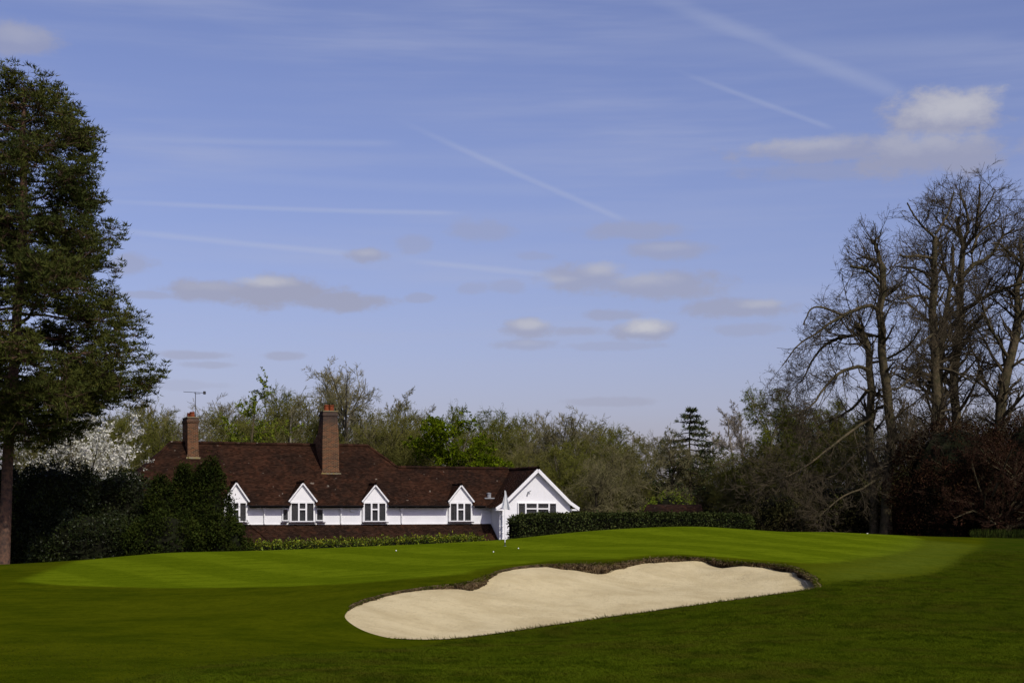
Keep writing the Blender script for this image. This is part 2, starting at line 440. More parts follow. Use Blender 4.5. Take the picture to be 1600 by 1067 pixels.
def sand_mat():
    mt = bpy.data.materials.new('bunker_sand'); mt.use_nodes = True
    w = NT(mt.node_tree); b = w.n['Principled BSDF']; b.inputs['Roughness'].default_value = .95; b.inputs['Specular IOR Level'].default_value = 0
    tc = w.node('ShaderNodeTexCoord').outputs['Object']
    n = w.noise(tc, .9, 5, .6); n2 = w.noise(tc, 7, 4, .6)
    c = w.mix(w.smooth(n, .35, .68), (.485, .41, .235), (.40, .33, .18))
    c = w.mix(w.smooth(n2, .52, .76, 0, .6), c, (.345, .28, .16))
    sp = w.noise(w.scaled(tc, (1, 1, 1)), 26, 2, .5)
    pt = w.noise(tc, .8, 2)
    c = w.mix(w.math('MULTIPLY', w.smooth(sp, .66, .74), w.smooth(pt, .46, .62, 0, .8)), c, (.16, .12, .07))
    w.l.new(c, b.inputs['Base Color'])
    bp = w.node('ShaderNodeBump'); bp.inputs['Strength'].default_value = .6; bp.inputs['Distance'].default_value = .07
    h = w.math('ADD', w.noise(tc, 3, 4, .58), w.math('MULTIPLY', w.noise(w.scaled(tc, (1, .35, 1)), 16, 3), .35))
    w.l.new(h, bp.inputs['Height']); w.l.new(bp.outputs[0], b.inputs['Normal'])
    return mt


M['sand'] = sand_mat()


def ground_mat():
    mt = bpy.data.materials.new('golf_turf'); mt.use_nodes = True
    w = NT(mt.node_tree); b = w.n['Principled BSDF']; b.inputs['Roughness'].default_value = .95; b.inputs['Specular IOR Level'].default_value = 0
    tc = w.node('ShaderNodeTexCoord').outputs['Object']
    def at(n): return w.node('ShaderNodeAttribute', attribute_name=n).outputs['Fac']
    green, rough, apron, wood = at('green'), at('rough'), at('apron'), at('wood')
    big = w.noise(tc, .12, 4, .6); mid = w.noise(tc, .7, 4, .62); fine = w.noise(tc, 9, 4, .7); vf = w.noise(tc, 45, 3, .7)
    # mown fairway and surrounds
    c = w.mix(w.smooth(mid, .35, .68), (.044, .054, .0014), (.028, .039, .0010))
    c = w.mix(w.smooth(big, .42, .66, 0, .6), c, (.054, .063, .002))
    # putting green with faint mowing stripes
    sepn = w.node('ShaderNodeSeparateXYZ'); w.l.new(tc, sepn.inputs[0])
    st = w.math('ADD', w.math('MULTIPLY', sepn.outputs[0], .83), w.math('MULTIPLY', sepn.outputs[1], .40))
    st = w.math('ADD', st, w.math('MULTIPLY', w.math('SUBTRACT', mid, .5), .25))
    stripe = w.smooth(w.math('SINE', w.math('MULTIPLY', st, 1.9)), -.35, .35)
    gcol = w.mix(stripe, (.068, .095, .0026), (.088, .119, .0036))
    gcol = w.mix(w.smooth(w.noise(w.scaled(tc, (.5, 1.6, 1)), .8, 4, .6), .38, .68, 0, .65), gcol, (.056, .080, .002))
    c = w.mix(green, c, gcol)
    c = w.mix(w.math('MULTIPLY', apron, w.smooth(mid, .2, .8, .55, 1)), c, (.074, .097, .009))
    rcol = w.mix(w.smooth(mid, .35, .66), (.020, .034, .0015), (.032, .041, .003))
    c = w.mix(rough, c, rcol)
    c = w.mix(w.smooth(w.noise(w.scaled(tc, (1, .7, 1)), 2.6, 5, .7), .40, .66, 0, .55), c, w.mix(1.0, c, (.66, .72, .6), 'MULTIPLY'))
    c = w.mix(w.smooth(fine, .35, .72, 0, .55), c, w.mix(1.0, c, (.58, .62, .55), 'MULTIPLY'))
    c = w.mix(1.0, c, (1.16, 1.14, 1.16), 'MULTIPLY')
    c = w.mix(w.math('MULTIPLY', w.smooth(vf, .35, .7), .35), c, w.mix(1.0, c, (1.45, 1.35, 1.2), 'MULTIPLY'))
    c = w.mix(wood, c, w.mix(mid, (.06, .05, .025), (.03, .035, .014)))
    w.l.new(c, b.inputs['Base Color'])
    bp = w.node('ShaderNodeBump'); bp.inputs['Strength'].default_value = .55; bp.inputs['Distance'].default_value = .03
    w.l.new(w.math('ADD', w.math('MULTIPLY', fine, 1.0), w.math('MULTIPLY', vf, .6)), bp.inputs['Height']); w.l.new(bp.outputs[0], b.inputs['Normal'])
    return mt


M['turf'] = ground_mat()
M['blade'] = material('grass_blade', (.042, .064, .002), .7, island=.45, transl=.2, color2=(.058, .064, .004), scale=.5)


def patchy_blades():
    """dry and lush patches across the rough, by place"""
    w = NT(M['blade'].node_tree)
    pos = w.node('ShaderNodeNewGeometry').outputs['Position']
    b = [n for n in w.n if n.type == 'BSDF_PRINCIPLED'][0]; t = [n for n in w.n if n.type == 'BSDF_TRANSLUCENT'][0]
    old = b.inputs['Base Color'].links[0].from_socket
    c = w.mix(w.smooth(w.noise(w.scaled(pos, (1, .6, 1)), .9, 4, .65), .44, .66, 0, .75), old, (.060, .058, .006))
    c = w.mix(w.smooth(w.noise(w.scaled(pos, (1, .5, 1)), 2.4, 3, .6), .46, .62, 0, .55), c, (.018, .034, .001))
    w.l.new(c, b.inputs['Base Color']); w.l.new(c, t.inputs[0])


patchy_blades()

# ------------------------------------------------------------------ ground height
LIP = [  # outline of the bunker: px, py, distance, lip drop
    (540, 966, 28.6, .03), (541, 956, 29.3, .04), (552, 944, 30.4, .055), (574, 934, 31.8, .08), (612, 925, 33.2, .06), (655, 918, 34.3, .07), (695, 913, 35.2, .12),
    (728, 911, 35.8, .20), (750, 905, 36.6, .19), (772, 895, 37.6, .08), (800, 886, 38.6, .06), (850, 881, 40.0, .10), (900, 880, 41.0, .22), (945, 881, 41.6, .24), (985, 876, 42.6, .19),
    (1020, 871, 43.6, .17), (1060, 869, 44.2, .18), (1100, 870, 44.4, .17), (1125, 876, 43.9, .22), (1155, 879, 43.5, .18), (1195, 879, 43.2, .17), (1228, 882, 42.5, .20), (1252, 889, 41.2, .26),
    (1270, 900, 39.5, .30), (1279, 914, 37.8, .30), (1272, 919, 36.6, .30), (1200, 930, 35.2, .30), (1100, 944, 33.6, .30), (1000, 958, 32.0, .30), (900, 972, 30.3, .28), (800, 987, 28.6, .22),
    (720, 998, 27.3, .14), (660, 1000.5, 26.7, .08), (615, 998, 26.6, .05), (580, 988, 27.0, .04), (555, 977, 27.7, .04)]
CTRL = [(a, b, c) for a, b, c, _ in LIP]
CTRL += [  # foreground
    (-300, 1090, 13.5), (300, 1078, 13.6), (800, 1080, 13.4), (1300, 1080, 13.4), (1900, 1090, 13.4),
    (-100, 1000, 24), (200, 1005, 23), (420, 1010, 23), (700, 1035, 19.5), (1000, 1005, 22.5), (1300, 990, 23.5), (1650, 990, 23),
    (-100, 945, 35), (100, 948, 34), (300, 955, 32.5), (450, 950, 32.5), (1300, 945, 30), (1500, 945, 29), (1700, 940, 30),
    (1350, 912, 40), (1500, 908, 39), (1700, 905, 40),
    # green
    (-150, 915, 43), (30, 909, 45), (200, 910, 45.5), (350, 912, 44), (480, 905, 43.5), (600, 897, 43), (700, 888, 43), (200, 893, 51), (400, 885, 52), (560, 874, 52.5),
    (620, 861, 58.5), (771, 863, 56), (789, 853, 58), (810, 857.5, 57.5), (800, 872, 47), (900, 862, 50), (1050, 852, 53), (1000, 840, 61), (1150, 848, 57), (1250, 858, 53), (1300, 885, 46), (1400, 880, 48),
    (1400, 858, 57), (1520, 868, 52), (1560, 856, 60),
    # far edge
    (-200, 890, 62), (0, 883, 62), (100, 877, 64), (180, 870, 65), (260, 863, 66), (330, 862, 67), (400, 862, 67), (500, 857, 67), (600, 853, 67), (700, 848.5, 67), (757, 846, 67), (800, 842, 67), (850, 836, 67), (900, 831, 68),
    (1000, 825, 69), (1080, 822, 69.5), (1150, 826, 69.5), (1210, 832, 70), (1260, 830.5, 71), (1310, 831, 72), (1360, 836.5, 73), (1450, 838, 75), (1600, 842, 78), (1800, 846, 80)]
CW = np.array([W(*p) for p in CTRL])
CW = np.concatenate([CW, np.array([[-60, 30, -2.2], [60, 30, -1.9], [-60, 65, -2.6], [60, 70, -1.6], [-30, 5, -1.75], [30, 5, -1.65], [0, 4, -1.6], [0, -8, -1.6], [-40, -20, -1.7], [40, -20, -1.6],
                                   [-60, 85, -3.2], [60, 90, -1.6], [-20, 80, -3.1], [-8, 80, -3.0], [3, 80, -2.6], [10, 80, -1.7], [20, 82, -1.55], [30, 85, -1.45], [-30, 76, -2.7]])])


def tps_fit(xy, z, lam=1e-3):
    d = np.linalg.norm(xy[:, None] - xy[None], axis=2); K = np.where(d > 0, d * d * np.log(np.maximum(d, 1e-9)), 0)
    n = len(xy); Pm = np.hstack([np.ones((n, 1)), xy])
    A = np.zeros((n + 3, n + 3)); A[:n, :n] = K + lam * np.eye(n) * 5; A[:n, n:] = Pm; A[n:, :n] = Pm.T
    return np.linalg.solve(A, np.concatenate([z, np.zeros(3)]))


def tps_eval(xy, cxy, co):
    out = np.empty(len(xy)); n = len(cxy)
    for i in range(0, len(xy), 8000):
        q = xy[i:i + 8000]; d2 = ((q[:, None] - cxy[None]) ** 2).sum(2)
        K = np.where(d2 > 0, .5 * d2 * np.log(np.maximum(d2, 1e-12)), 0)
        out[i:i + 8000] = K @ co[:n] + co[n] + q @ co[n + 1:]
    return out


SC = 20.0
TC = tps_fit(CW[:, :2] / SC, CW[:, 2])


def sstep(x, a, b):
    t = np.clip((x - a) / (b - a), 0, 1); return t * t * (3 - 2 * t)


def Hg(xy):
    xy = np.atleast_2d(np.asarray(xy, float)); x, y = xy[:, 0], xy[:, 1]
    q = np.stack([np.clip(x, -60, 60), np.clip(y, -20, 88)], 1)
    z = tps_eval(q / SC, CW[:, :2] / SC, TC)
    z = np.clip(z, -3.6, -.4)
    far = -4.0 + sstep(x, 4, 22) * 2.6 - sstep(x, 4, 22) * sstep(y, 112, 140) * 2.6 + sstep(y, 125, 240) * 5.5 + .35 * np.sin(x * .09) * sstep(y, 110, 150)
    k = sstep(y, 74, 89)
    return z * (1 - k) + far * k


def H(x, y): return float(Hg([[x, y]])[0])


def ground_at(px, py):
    """first hit of the line of sight through a photo point with the ground"""
    Y = np.arange(10, 110, .1); X = (px - 800) / F * Y; zr = (800 - py) / F * Y
    g = Hg(np.stack([X, Y], 1)); i = int(np.argmax(g >= zr)); return np.array([X[i], Y[i], g[i]])


def inside(P, poly):
    x, y = P[:, 0], P[:, 1]; c = np.zeros(len(P), bool); n = len(poly)
    for i in range(n):
        x0, y0 = poly[i]; x1, y1 = poly[(i + 1) % n]
        if y0 == y1: continue
        c ^= ((y0 > y) != (y1 > y)) & (x < (x1 - x0) * (y - y0) / (y1 - y0) + x0)
    return c


def edge_dist(P, poly):
    d = np.full(len(P), 1e9); n = len(poly)
    for i in range(n):
        a = np.array(poly[i]); b = np.array(poly[(i + 1) % n]); ab = b - a; L = (ab ** 2).sum()
        if L == 0: continue
        t = np.clip(((P - a) @ ab) / L, 0, 1); d = np.minimum(d, np.linalg.norm(P - a - t[:, None] * ab, axis=1))
    return d


def signed(P, poly): return np.where(inside(P, poly), 1, -1) * edge_dist(P, poly)


def closed_spline(pts, per):
    pts = np.asarray(pts, float); n = len(pts); out = []
    for i in range(n):
        p0, p1, p2, p3 = pts[i - 1], pts[i], pts[(i + 1) % n], pts[(i + 2) % n]
        for k in range(per):
            t = k / per
            out.append(.5 * ((2 * p1) + (-p0 + p2) * t + (2 * p0 - 5 * p1 + 4 * p2 - p3) * t * t + (-p0 + 3 * p1 - 3 * p2 + p3) * t ** 3))
    return np.array(out)


rng = np.random.default_rng(7)
OUT = closed_spline([(*W(a, b, c)[:2], d * ((.95 if d > .185 else .74) if b < 912 or a < 760 else 1)) for a, b, c, d in LIP], 9)      # X, Y, drop
OUT[:, 2] *= 1 + .35 * np.sin(np.arange(len(OUT)) * .45) * np.sin(np.arange(len(OUT)) * .17 + 1) * (OUT[:, 2] > .07)
jit = rng.normal(size=(len(OUT), 2)) * .022; jit = (jit + np.roll(jit, 1, 0)) * .7
backlip = (np.arange(len(OUT)) > 2 * 9) & (np.arange(len(OUT)) < 24 * 9)
OUT[:, :2] += jit * backlip[:, None]
OUTXY = OUT[:, :2]


def build_ground():
    ys = np.arange(4, 88, .36); pts = []
    for i, y in enumerate(ys):
        hw = y * .40 + 7
        xs = np.arange(-hw, hw, .36) + (.18 if i % 2 else 0)
        pts.append(np.stack([xs, np.full(len(xs), y)], 1))
    D = np.concatenate(pts); D += rng.uniform(-.04, .04, D.shape)
    D = D[edge_dist(D, OUTXY) > .16]
    ring = []
    r = 3.0
    while r < 2600:
        k = max(24, int(min(150, 2 * math.pi * r / max(1.2, r * .05))))
        a = np.arange(k) * 2 * math.pi / k + r
        ring.append(np.stack([np.cos(a) * r, np.sin(a) * r], 1)); r *= 1.06
    C = np.concatenate(ring)
    C = C[~((C[:, 1] > 3.6) & (C[:, 1] < 88.4) & (np.abs(C[:, 0]) < C[:, 1] * .40 + 7.4))]
    near = np.concatenate([OUTXY, D, C]); n = len(OUTXY)
    v, e, f, *_ = delaunay_2d_cdt([Vector(p) for p in near], [(i, (i + 1) % n) for i in range(n)], [], 0, 1e-5)
    V = np.array([tuple(p) for p in v]); T = np.array([t for t in f if len(t) == 3])
    cen = V[T].mean(1); inn = inside(cen, OUTXY)
    z = Hg(V)
    g = G(); g.add(np.column_stack([V, z]), T=T[~inn])
    o = g.obj('ground', M['turf'], smooth=True); tag(o, kind='structure')
    # zones
    gp = lambda L: np.array([ground_at(a, b)[:2] for a, b in L])
    green = np.concatenate([gp([(28, 908), (90, 914), (200, 917), (330, 918), (450, 916), (560, 911), (640, 904), (720, 897), (780, 884), (850, 876), (960, 873), (1060, 866), (1180, 874), (1260, 880), (1330, 876), (1400, 866), (1440, 852), (1440, 842)]),
                            np.array([W(1400, 838, 72)[:2], W(1200, 830, 74)[:2], W(1000, 822, 74)[:2], W(780, 842, 74)[:2], W(400, 860, 72)[:2], W(240, 866, 67)[:2], W(120, 880, 62)[:2]])])
    mown = np.concatenate([gp([(1283, 915), (1340, 907), (1400, 905), (1455, 898), (1492, 882), (1520, 862), (1537, 848)]), np.array([W(1545, 840, 80)[:2], W(1300, 830, 84)[:2], W(400, 850, 84)[:2], W(-400, 880, 80)[:2]]),
                           np.array([[-45, 40], [-40, 20], [-20, 8], [-6, 9]]), gp([(200, 1066), (300, 1044), (394, 1031), (456, 1023), (581, 1018), (644, 1012), (706, 1000)]), np.array([W(800, 988.5, 28.5)[:2], W(1000, 959.5, 31.9)[:2], W(1200, 931.5, 35.1)[:2]])])
    apr = gp([(1290, 905), (1380, 900), (1450, 893), (1490, 880), (1530, 852), (1440, 845), (1380, 868), (1320, 885)])
    sg = signed(V, green); sm = signed(V, mown); sa = signed(V, apr)
    vals = {'green': sstep(sg, -.25, .25), 'rough': sstep(-sm, -.2, .3), 'apron': .8 * sstep(sa, -1.8, 1.6),
            'wood': np.maximum(sstep(V[:, 1], 78, 84), sstep(np.hypot(V[:, 0], V[:, 1]), 86, 96) * (V[:, 1] > 0)) * sstep(Hg(V) * 0 + V[:, 1], 70, 80)}
    used = np.arange(len(V))
    for k, a in vals.items():
        at = o.data.attributes.new(k, 'FLOAT', 'POINT'); at.data.foreach_set('value', a.astype(np.float32))
    # grass length and density for the blades (rough: long, mown turf near the camera: short)
    wedge = (np.abs(V[:, 0]) < V[:, 1] * .345 + 1.0) & (V[:, 1] > 11.5)
    ro = vals['rough']
    dens = np.where(wedge, ro * np.clip(22000 / np.maximum(V[:, 1], 10) ** 1.0, 300, 1300) * sstep(V[:, 1], 60, 44) + (1 - ro) * (1 - vals['green']) * 260 * sstep(V[:, 1], 27, 17), 0)
    size = ro * (.50 + .22 * np.sin(V[:, 0] * 1.3 + 2 * np.sin(V[:, 1] * .7)) * np.sin(V[:, 1] * 1.1 + V[:, 0] * .35)) + (1 - ro) * .22
    for k, a in (('blade_density', dens), ('blade_size', size)):
        at = o.data.attributes.new(k, 'FLOAT', 'POINT'); at.data.foreach_set('value', a.astype(np.float32))
    return o


ground = build_ground()


def build_sand():
    lipz = Hg(OUTXY); bz = lipz - OUT[:, 2]
    xs = np.arange(OUTXY[:, 0].min(), OUTXY[:, 0].max(), .16); ys = np.arange(OUTXY[:, 1].min(), OUTXY[:, 1].max(), .16)
    g = np.stack(np.meshgrid(xs, ys), -1).reshape(-1, 2) + rng.uniform(-.02, .02, (len(xs) * len(ys), 2))
    g = g[inside(g, OUTXY)]; g = g[edge_dist(g, OUTXY) > .09]
    n = len(OUTXY)
    v, e, f, *_ = delaunay_2d_cdt([Vector(p) for p in np.concatenate([OUTXY, g])], [(i, (i + 1) % n) for i in range(n)], [], 0, 1e-5)
    V = np.array([tuple(p) for p in v]); T = np.array([t for t in f if len(t) == 3]); T = T[inside(V[T].mean(1), OUTXY)]
    sub = np.arange(0, n, 4)
    co = tps_fit(OUTXY[sub] / 5, bz[sub]); z = tps_eval(V / 5, OUTXY[sub] / 5, co)
    d = edge_dist(V, OUTXY)
    z -= .16 * sstep(d, 0, 2.2)
    z += .018 * np.sin(V[:, 0] * 1.7 + V[:, 1] * 1.1) * sstep(d, .2, 1)
    q = G(); q.add(np.column_stack([V, z]), T=T)
    tn = np.roll(OUTXY, -1, 0) - np.roll(OUTXY, 1, 0); tn = np.stack([tn[:, 1], -tn[:, 0]], 1); tn /= np.linalg.norm(tn, axis=1, keepdims=True)
    if ((OUTXY.mean(0) - OUTXY) * tn).sum() < 0: tn = -tn
    jj = np.arange(n); q.add(np.concatenate([np.column_stack([OUTXY, bz]), np.column_stack([OUTXY - tn * .22, bz - .02])]), np.stack([jj, (jj + 1) % n, n + (jj + 1) % n, n + jj], 1))   # sand running in under the overhang
    o = q.obj('bunker', M['sand'], smooth=True); tag(o, kind='structure')
    # crumbling earth face under the turf edge
    nrm = np.roll(OUTXY, -1, 0) - np.roll(OUTXY, 1, 0); nrm = np.stack([nrm[:, 1], -nrm[:, 0]], 1); nrm /= np.linalg.norm(nrm, axis=1, keepdims=True)
    cen = OUTXY.mean(0)
    sgn = np.sign(((cen - OUTXY) * nrm).sum(1)); 
    if sgn.mean() < 0: nrm = -nrm                       # nrm points into the bunker
    rows = 7; sub = 4
    idx = np.linspace(0, n, n * sub, endpoint=False); i0 = idx.astype(int) % n; fr = (idx - idx.astype(int))[:, None]; i1 = (i0 + 1) % n
    A = OUTXY[i0] * (1 - fr) + OUTXY[i1] * fr; NN = nrm[i0] * (1 - fr) + nrm[i1] * fr
    zt = lipz[i0] * (1 - fr[:, 0]) + lipz[i1] * fr[:, 0]; dr = OUT[i0, 2] * (1 - fr[:, 0]) + OUT[i1, 2] * fr[:, 0]
    ns = len(A); VV = []
    under = np.clip(dr / .15, .1, 1.2) * (.05 + .10 * sstep(A[:, 0] / A[:, 1], .105, .16)) * (1 + .5 * np.sin(np.arange(ns) * .13) * np.sin(np.arange(ns) * .037))
    for k in range(rows):
        t = k / (rows - 1)
        bul = (.03 * math.sin(t * 3.1) + .03) * np.clip(dr / .15, .2, 1.0) - under * t ** .6
        if k == 0: bul = bul * 0 - .05
        nz = rng.normal(size=ns) * .02 * np.clip(dr / .12, .2, 1.4) * (0 if k == 0 else 1)
        off = bul + nz
        zz = zt + .012 - t * (dr + .05) + (rng.normal(size=ns) * .014 * np.clip(dr / .12, .1, 1.2) if 0 < k < rows - 1 else 0)
        zz = zz - .09 * sstep(dr, .040, .028)
        VV.append(np.column_stack([A + NN * off[:, None], zz]))
    VV = np.array(VV); Q = []
    j = np.arange(ns); j2 = (j + 1) % ns
    for k in range(rows - 1):
        Q.append(np.stack([k * ns + j, k * ns + j2, (k + 1) * ns + j2, (k + 1) * ns + j], 1))
    q = G(); q.add(VV.reshape(-1, 3), np.concatenate(Q)); q.obj('earth_lip', M['soil'], o)
    # withered turf fringe hanging over the edge
    pick = rng.choice(ns, 7000, p=np.clip(dr - .07, 0, 1) / np.clip(dr - .07, 0, 1).sum())
    B = np.column_stack([A[pick] + NN[pick] * rng.uniform(-.06, .05, (len(pick), 1)), zt[pick] + rng.uniform(-.10, .02, len(pick))])
    ax = np.column_stack([NN[pick] * .6, rng.uniform(-.9, .7, len(pick))])
    q = G(); q.needles(B, rng.uniform(.03, .08, len(pick)), .012, rng, axis=ax, spread=.45)
    tag(q.obj('turf_fringe', M['thatch'], o), kind='stuff')
    pick = rng.choice(ns, 12000, p=np.clip(dr - .03, 0, .1) / np.clip(dr - .03, 0, .1).sum())
    cl = .5 + .5 * np.sin(pick * .09) * np.sin(pick * .023 + 1)
    B_ = np.column_stack([A[pick] + NN[pick] * rng.uniform(-.10, .05, (len(pick), 1)), zt[pick] + .0 + rng.uniform(-.05, .01, len(pick)) * cl])
    q = G(); q.needles(B_, rng.uniform(.03, .085, len(pick)) * (.6 + cl), .012, rng, axis=np.column_stack([NN[pick] * .7, rng.uniform(-.2, .9, len(pick))]), spread=.45)
    tag(q.obj('grass_fringe', M['blade'], o), kind='stuff')
    return o


bunker = build_sand()


def build_blades():
    r = np.random.default_rng(3); q = G()
    n = 16
    base = np.column_stack([r.normal(size=(n, 2)) * .022, np.zeros(n)])
    h = r.uniform(.025, .06, n); ln = r.normal(size=(n, 2)) * .6
    sd = np.column_stack([r.normal(size=(n, 2)), np.zeros(n)]); sd /= np.linalg.norm(sd, axis=1, keepdims=True)
    mid = base + np.column_stack([ln * h[:, None] * .4, h * .62]); tip = base + np.column_stack([ln * h[:, None] * 1.1, h])
    V = np.stack([base - sd * .003, base + sd * .003, mid + sd * .0025, mid - sd * .0025, tip], 1).reshape(-1, 3)
    k = np.arange(n)[:, None] * 5
    q.add(V, Q=k + np.array([[0, 1, 2, 3]]), T=k + np.array([[3, 2, 4]]))
    tuft = q.mesh('grass_tuft', M['blade'])
    src = bpy.data.objects.new('grass_tuft_source', tuft)     # only instanced, never linked to the scene
    me = bpy.data.meshes.new('grass'); me.from_pydata([(0, 12, -3), (0.01, 12, -3), (0, 12.01, -3)], [], [(0, 1, 2)])
    o = link('grass', me); tag(o, 'longer dark green rough grass in front of the sand bunker', 'grass', kind='stuff')
    t = bpy.data.node_groups.new('scatter_grass', 'GeometryNodeTree')
    t.interface.new_socket('Geometry', in_out='INPUT', socket_type='NodeSocketGeometry'); t.interface.new_socket('Geometry', in_out='OUTPUT', socket_type='NodeSocketGeometry')
    w = NT(t)
    go = w.node('NodeGroupOutput')
    oi = w.node('GeometryNodeObjectInfo'); oi.inputs['Object'].default_value = ground; oi.transform_space = 'RELATIVE'
    ti = w.node('GeometryNodeObjectInfo'); ti.inputs['Object'].default_value = src
    def attr(n):
        a = w.node('GeometryNodeInputNamedAttribute', data_type='FLOAT'); a.inputs['Name'].default_value = n; return a.outputs['Attribute']
    d = w.node('GeometryNodeDistributePointsOnFaces'); w.l.new(oi.outputs['Geometry'], d.inputs['Mesh']); w.l.new(attr('blade_density'), d.inputs['Density'])
    ip = w.node('GeometryNodeInstanceOnPoints'); w.l.new(d.outputs['Points'], ip.inputs['Points']); w.l.new(ti.outputs['Geometry'], ip.inputs['Instance'])
    rv = w.node('FunctionNodeRandomValue', data_type='FLOAT_VECTOR'); rv.inputs[0].default_value = (0, 0, 0); rv.inputs[1].default_value = (.25, .25, 6.28)
    w.l.new(rv.outputs[0], ip.inputs['Rotation'])
    rs = w.node('FunctionNodeRandomValue', data_type='FLOAT'); rs.inputs[2].default_value = .6; rs.inputs[3].default_value = 1.25
    w.l.new(w.math('MULTIPLY', rs.outputs[1], attr('blade_size')), ip.inputs['Scale'])
    w.l.new(ip.outputs[0], go.inputs[0])
    md = o.modifiers.new('scatter', 'NODES'); md.node_group = t
    return o


build_blades()

# ------------------------------------------------------------------ the white house
HA = R(22); HZ = -4.05; HZ0 = 4.05
house = thing('white_house', 'long white rendered house with brown tiled roof, two brick chimneys and small gabled dormers', 'house', (-1.35, 100.0, HZ), HA)


def HG(): return G((0, 0, HZ0))      # house-local geometry; z is given relative to eye level


def course_roof(g, a0, a1, b0, b1, rows, step=.022, m=0, sag=0.0, seed=1, tiles=.17, jit=.006, cut=()):
    """a tiled slope: every course is a row of separate tiles that tilt and overlap; a0-a1 eave, b0-b1 top"""
    r = np.random.default_rng(seed)
    a0, a1, b0, b1 = [np.array(p, float) for p in (a0, a1, b0, b1)]
    nrm = np.cross(a1 - a0, b0 - a0); nrm /= np.linalg.norm(nrm)
    if nrm[2] < 0: nrm = -nrm
    for i in range(rows):
        t0, t1 = i / rows, (i + 1.25) / rows
        t1 = min(t1, 1.0)
        L0, R0, L1, R1 = a0 + (b0 - a0) * t0, a1 + (b1 - a1) * t0, a0 + (b0 - a0) * t1, a1 + (b1 - a1) * t1
        n = max(1, int(round(np.linalg.norm(R0 - L0) / tiles)))
        e = np.linspace(0, 1, n + 1)
        if n > 2: e[1:-1] += (.5 if i % 2 else 0) / n * .98
        s0 = np.clip(e[:-1], 0, 1)[:, None]; s1 = np.clip(e[1:], 0, 1)[:, None]
        h = (step + r.normal(size=(n, 1)) * jit) * nrm
        dz = np.array([0, 0, -sag]) * np.sin(math.pi * (s0 + s1) / 2)
        V = np.stack([L0 + (R0 - L0) * s0 + h + dz, L0 + (R0 - L0) * s1 + h + dz, L1 + (R1 - L1) * s1 + nrm * .002 + dz, L1 + (R1 - L1) * s0 + nrm * .002 + dz,
                      L0 + (R0 - L0) * s0 - nrm * .01 + dz, L0 + (R0 - L0) * s1 - nrm * .01 + dz], 1)
        cu = V[:, :4].mean(1); ok = np.ones(n, bool)
        for ua, ub, zc_ in cut: ok &= ~((cu[:, 0] > ua) & (cu[:, 0] < ub) & (cu[:, 2] < zc_))
        V = V[ok]; n = len(V)
        if n == 0: continue
        k = np.arange(n)[:, None] * 6
        g.add(V.reshape(-1, 3), np.concatenate([k + np.array([[0, 1, 2, 3]]), k + np.array([[4, 5, 1, 0]])]), m=m)


def ridge_tiles(g, a, b, m=0, r=.11, seg=.33):
    a = np.array(a, float); b = np.array(b, float); L = np.linalg.norm(b - a); n = max(1, int(L / seg))
    q = np.random.default_rng(int(L * 100))
    for i in range(n):
        p0 = a + (b - a) * i / n; p1 = a + (b - a) * (i + .97) / n
        dz = np.array([0, 0, q.normal() * .008])
        g.tubes(np.array([[p0 + dz, p1 + dz]]), np.array([[r, r * 1.04]]), 8, m)


